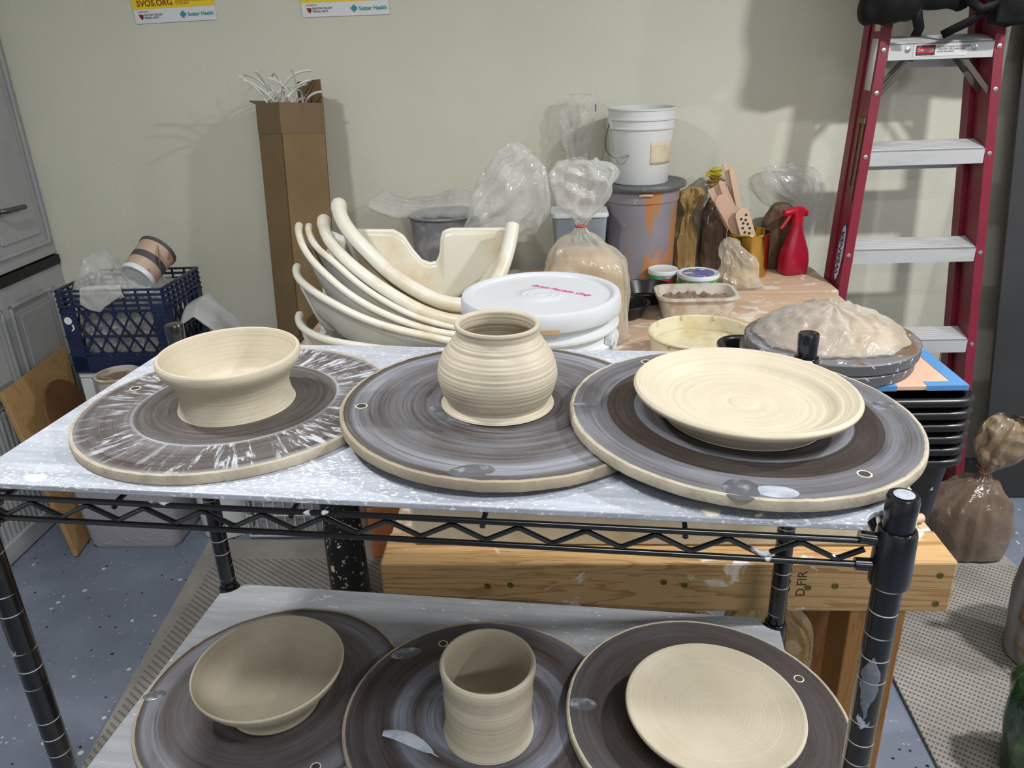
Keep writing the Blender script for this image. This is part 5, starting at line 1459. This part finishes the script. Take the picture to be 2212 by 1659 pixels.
# ------------------------------------------------------------------ right side, floor
pn = thing('charcoal_sheet', 'big charcoal panel leaning on the back wall at the right edge', 'panel', W(3.75, -.2, 0), (0, 0, A))
slabq([Vector((3.450, -.300, .002)), Vector((4.30, -.30, .002)), Vector((4.30, -.020, 1.86)), Vector((3.405, -.020, 1.86))], .015, MB()).build('panel_sheet', M['panel_black'], pn, False, .003, loc=(-3.75, .2, 0))
ol = rthing('wall_outlet', 'ivory wall outlet behind the stepladder foot', 'wall outlet', 3.405, -.0, .44, 0)
MB().box(-.035, .035, -.008, 0, -.055, .055).build('cover_plate', M['outlet'], ol, False, .003)
MB().box(-.02, .02, -.030, -.008, -.03, .03).build('plug', M['outlet'], ol, False, .004)
yl = rthing('yellow_bracket', 'yellow plastic bar lying by the stepladder foot', 'bar', 3.385, -.130, .001, -.42)
MB().box(-.060, .060, -.026, .026, 0, .09).build('bar_body', M['yellow'], yl, False, .006)
fb = tied_bag('clay_bag', 'brown clay bag tied shut, sitting on the floor at the right', 3.225, -.640, .0125,
              [(0, 0, .001, .105, .085), (0, 0, .02, .122, .098), (0, 0, .10, .132, .104), (.0, 0, .175, .118, .092), (.012, 0, .225, .078, .064), (.022, 0, .255, .042, .036)], (.028, -.004, .285, .013),
              [(0, 0, .02, .026, .022), (0, 0, .07, .060, .045), (.006, 0, .13, .078, .055), (.006, 0, .175, .070, .048), (0, 0, .200, .04, .028)], M['film_brown'], M['brown_clay'], M['film_brown_top'], M['tie_pink'], seed=21., lean=(.05, .30, 0))

m1 = Set('rubber_mat', 'ribbed grey rubber mat on the floor under the rack', 'mat', 1.6, -2, 0, 'ribbed floor mats')
m1.put(MB().prism([(.655, -.580), (2.36, -.595), (2.36, -3.2), (.86, -3.2)], .0005, .012), 'mat_sheet', M['mat_rubber'], smooth=False, bev=.003)
m2 = Set('rubber_mat', 'ribbed grey rubber mat at the right, in front of the brown clay bag', 'mat', 3.05, -2, 0, 'ribbed floor mats')
m2.put(MB().prism([(2.80, -.625), (3.345, -.630), (3.365, -.80), (3.50, -3.2), (2.735, -3.2)], .0005, .012), 'mat_sheet', M['mat_rubber'], smooth=False, bev=.003)

pc = rthing('paper_sack', 'grey paper sack of torn scraps and sticks at the right edge', 'sack', 3.205, -1.165, .016, .2)
MB().grid(fold([(0, 0, 0, .075, .075, .02, .003), (0, 0, .02, .085, .085, .03, .004), (.0, 0, .20, .095, .09, .05, .008), (0, 0, .34, .098, .09, .06, .010), (0, 0, .40, .090, .085, .08, .010)], 90, 30, 11, 3., 3.), True, True).build('sack_body', M['paper_grey'], pc, solid=.002)
for i, (x, y, z, an, m_) in enumerate(((-.055, -.03, .36, .25, 'stick_wood'), (-.02, .0, .38, -.2, 'stick_wood'), (-.075, .02, .34, -.35, 'strap'), (.02, -.03, .37, .4, 'stick_pink'))):
    MB().box(-.014, .014, -.006, .006, 0, .12, Matrix.Translation((x, y, z)) @ Matrix.Rotation(an, 4, 'Y')).build('scrap_stick', M[m_], pc, False, .001)
for i, (x, z) in enumerate(((-.085, .30), (-.092, .20), (-.086, .12))):
    MB().grid(sheet(lambda u, v: (x - .012 * v + .01 * nz(u * 4, v * 4, i), -.085 + .09 * u, z - .07 * v + .02 * u), 8, 8)).build('torn_paper', M['paper_tan'], pc, solid=.001)
gb_ = rthing('green_bag', 'glossy green plastic bag with brown paper inside, bottom right corner', 'bag', 2.985, -1.545, .017, .1)
MB().grid(fold([(0, 0, 0, .060, .060, .03, .003), (0, 0, .02, .075, .072, .04, .005), (0, 0, .14, .092, .085, .05, .008), (.0, 0, .24, .088, .08, .06, .009), (.01, 0, .29, .06, .055, .08, .008), (.012, 0, .305, .02, .02, .05, .002)], 90, 40, 11, 9., 2.6), True, True, True).build('bag_film', M['film_green'], gb_)
MB().grid(sheet(lambda u, v: (.02 + .07 * u, -.085 - .008 * math.sin(3 * u) + .04 * v, .17 + .13 * v + .02 * u), 10, 10)).build('paper_scrap', M['paper_tan'], gb_, solid=.001)

# ------------------------------------------------------------------ light
def lamp(a, b, z, sx, sy, watts, col=(1, .985, .95), rot=0.):
    l = D2.lights.new('ceiling_light', 'AREA'); l.shape = 'RECTANGLE'; l.size = sx; l.size_y = sy; l.energy = watts; l.color = col
    o = D2.objects.new('ceiling_light', l); COL.objects.link(o); o.location = W(a, b, z); o.rotation_euler = (0, 0, A + rot)


lamp(3.6, -1.85, 2.52, .16, .10, 54, (1, .99, .97))
lamp(4.9, -1.95, 2.52, .16, .10, 34, (1, .99, .97))
lamp(.85, -1.95, 2.52, .16, .10, 22, (1, .99, .97))
lamp(2.2, -2.95, 2.52, 1.1, .16, 20, (.97, .985, 1))
lamp(3.0, -4.8, 2.52, 1.1, .16, 34, (.97, .985, 1))
wd = D2.worlds.new('room_air'); scene.world = wd; wd.use_nodes = True
wd.node_tree.nodes['Background'].inputs[0].default_value = (.8, .85, .9, 1); wd.node_tree.nodes['Background'].inputs[1].default_value = .05

# ------------------------------------------------------------------ camera
cam = D2.cameras.new('camera'); co = D2.objects.new('camera', cam); COL.objects.link(co)
R_ = Vector((0.9886210, 0.1460466, -0.0360404)); U_ = Vector((-0.0240766, 0.3901217, 0.9204485)); F_ = Vector((-0.1484885, 0.9091069, -0.3891988))
mt = Matrix(((R_.x, U_.x, -F_.x, .66295), (R_.y, U_.y, -F_.y, -.61104), (R_.z, U_.z, -F_.z, 1.58764), (0, 0, 0, 1)))
co.matrix_world = mt
cam.sensor_width = 36; cam.lens = 36 * 1714.99 / 2212; cam.clip_start = .02
scene.camera = co
scene.view_settings.view_transform = 'Standard'; scene.view_settings.look = 'None'
scene.view_settings.exposure = 0.08; scene.view_settings.gamma = 1; scene.view_settings.use_curve_mapping = False
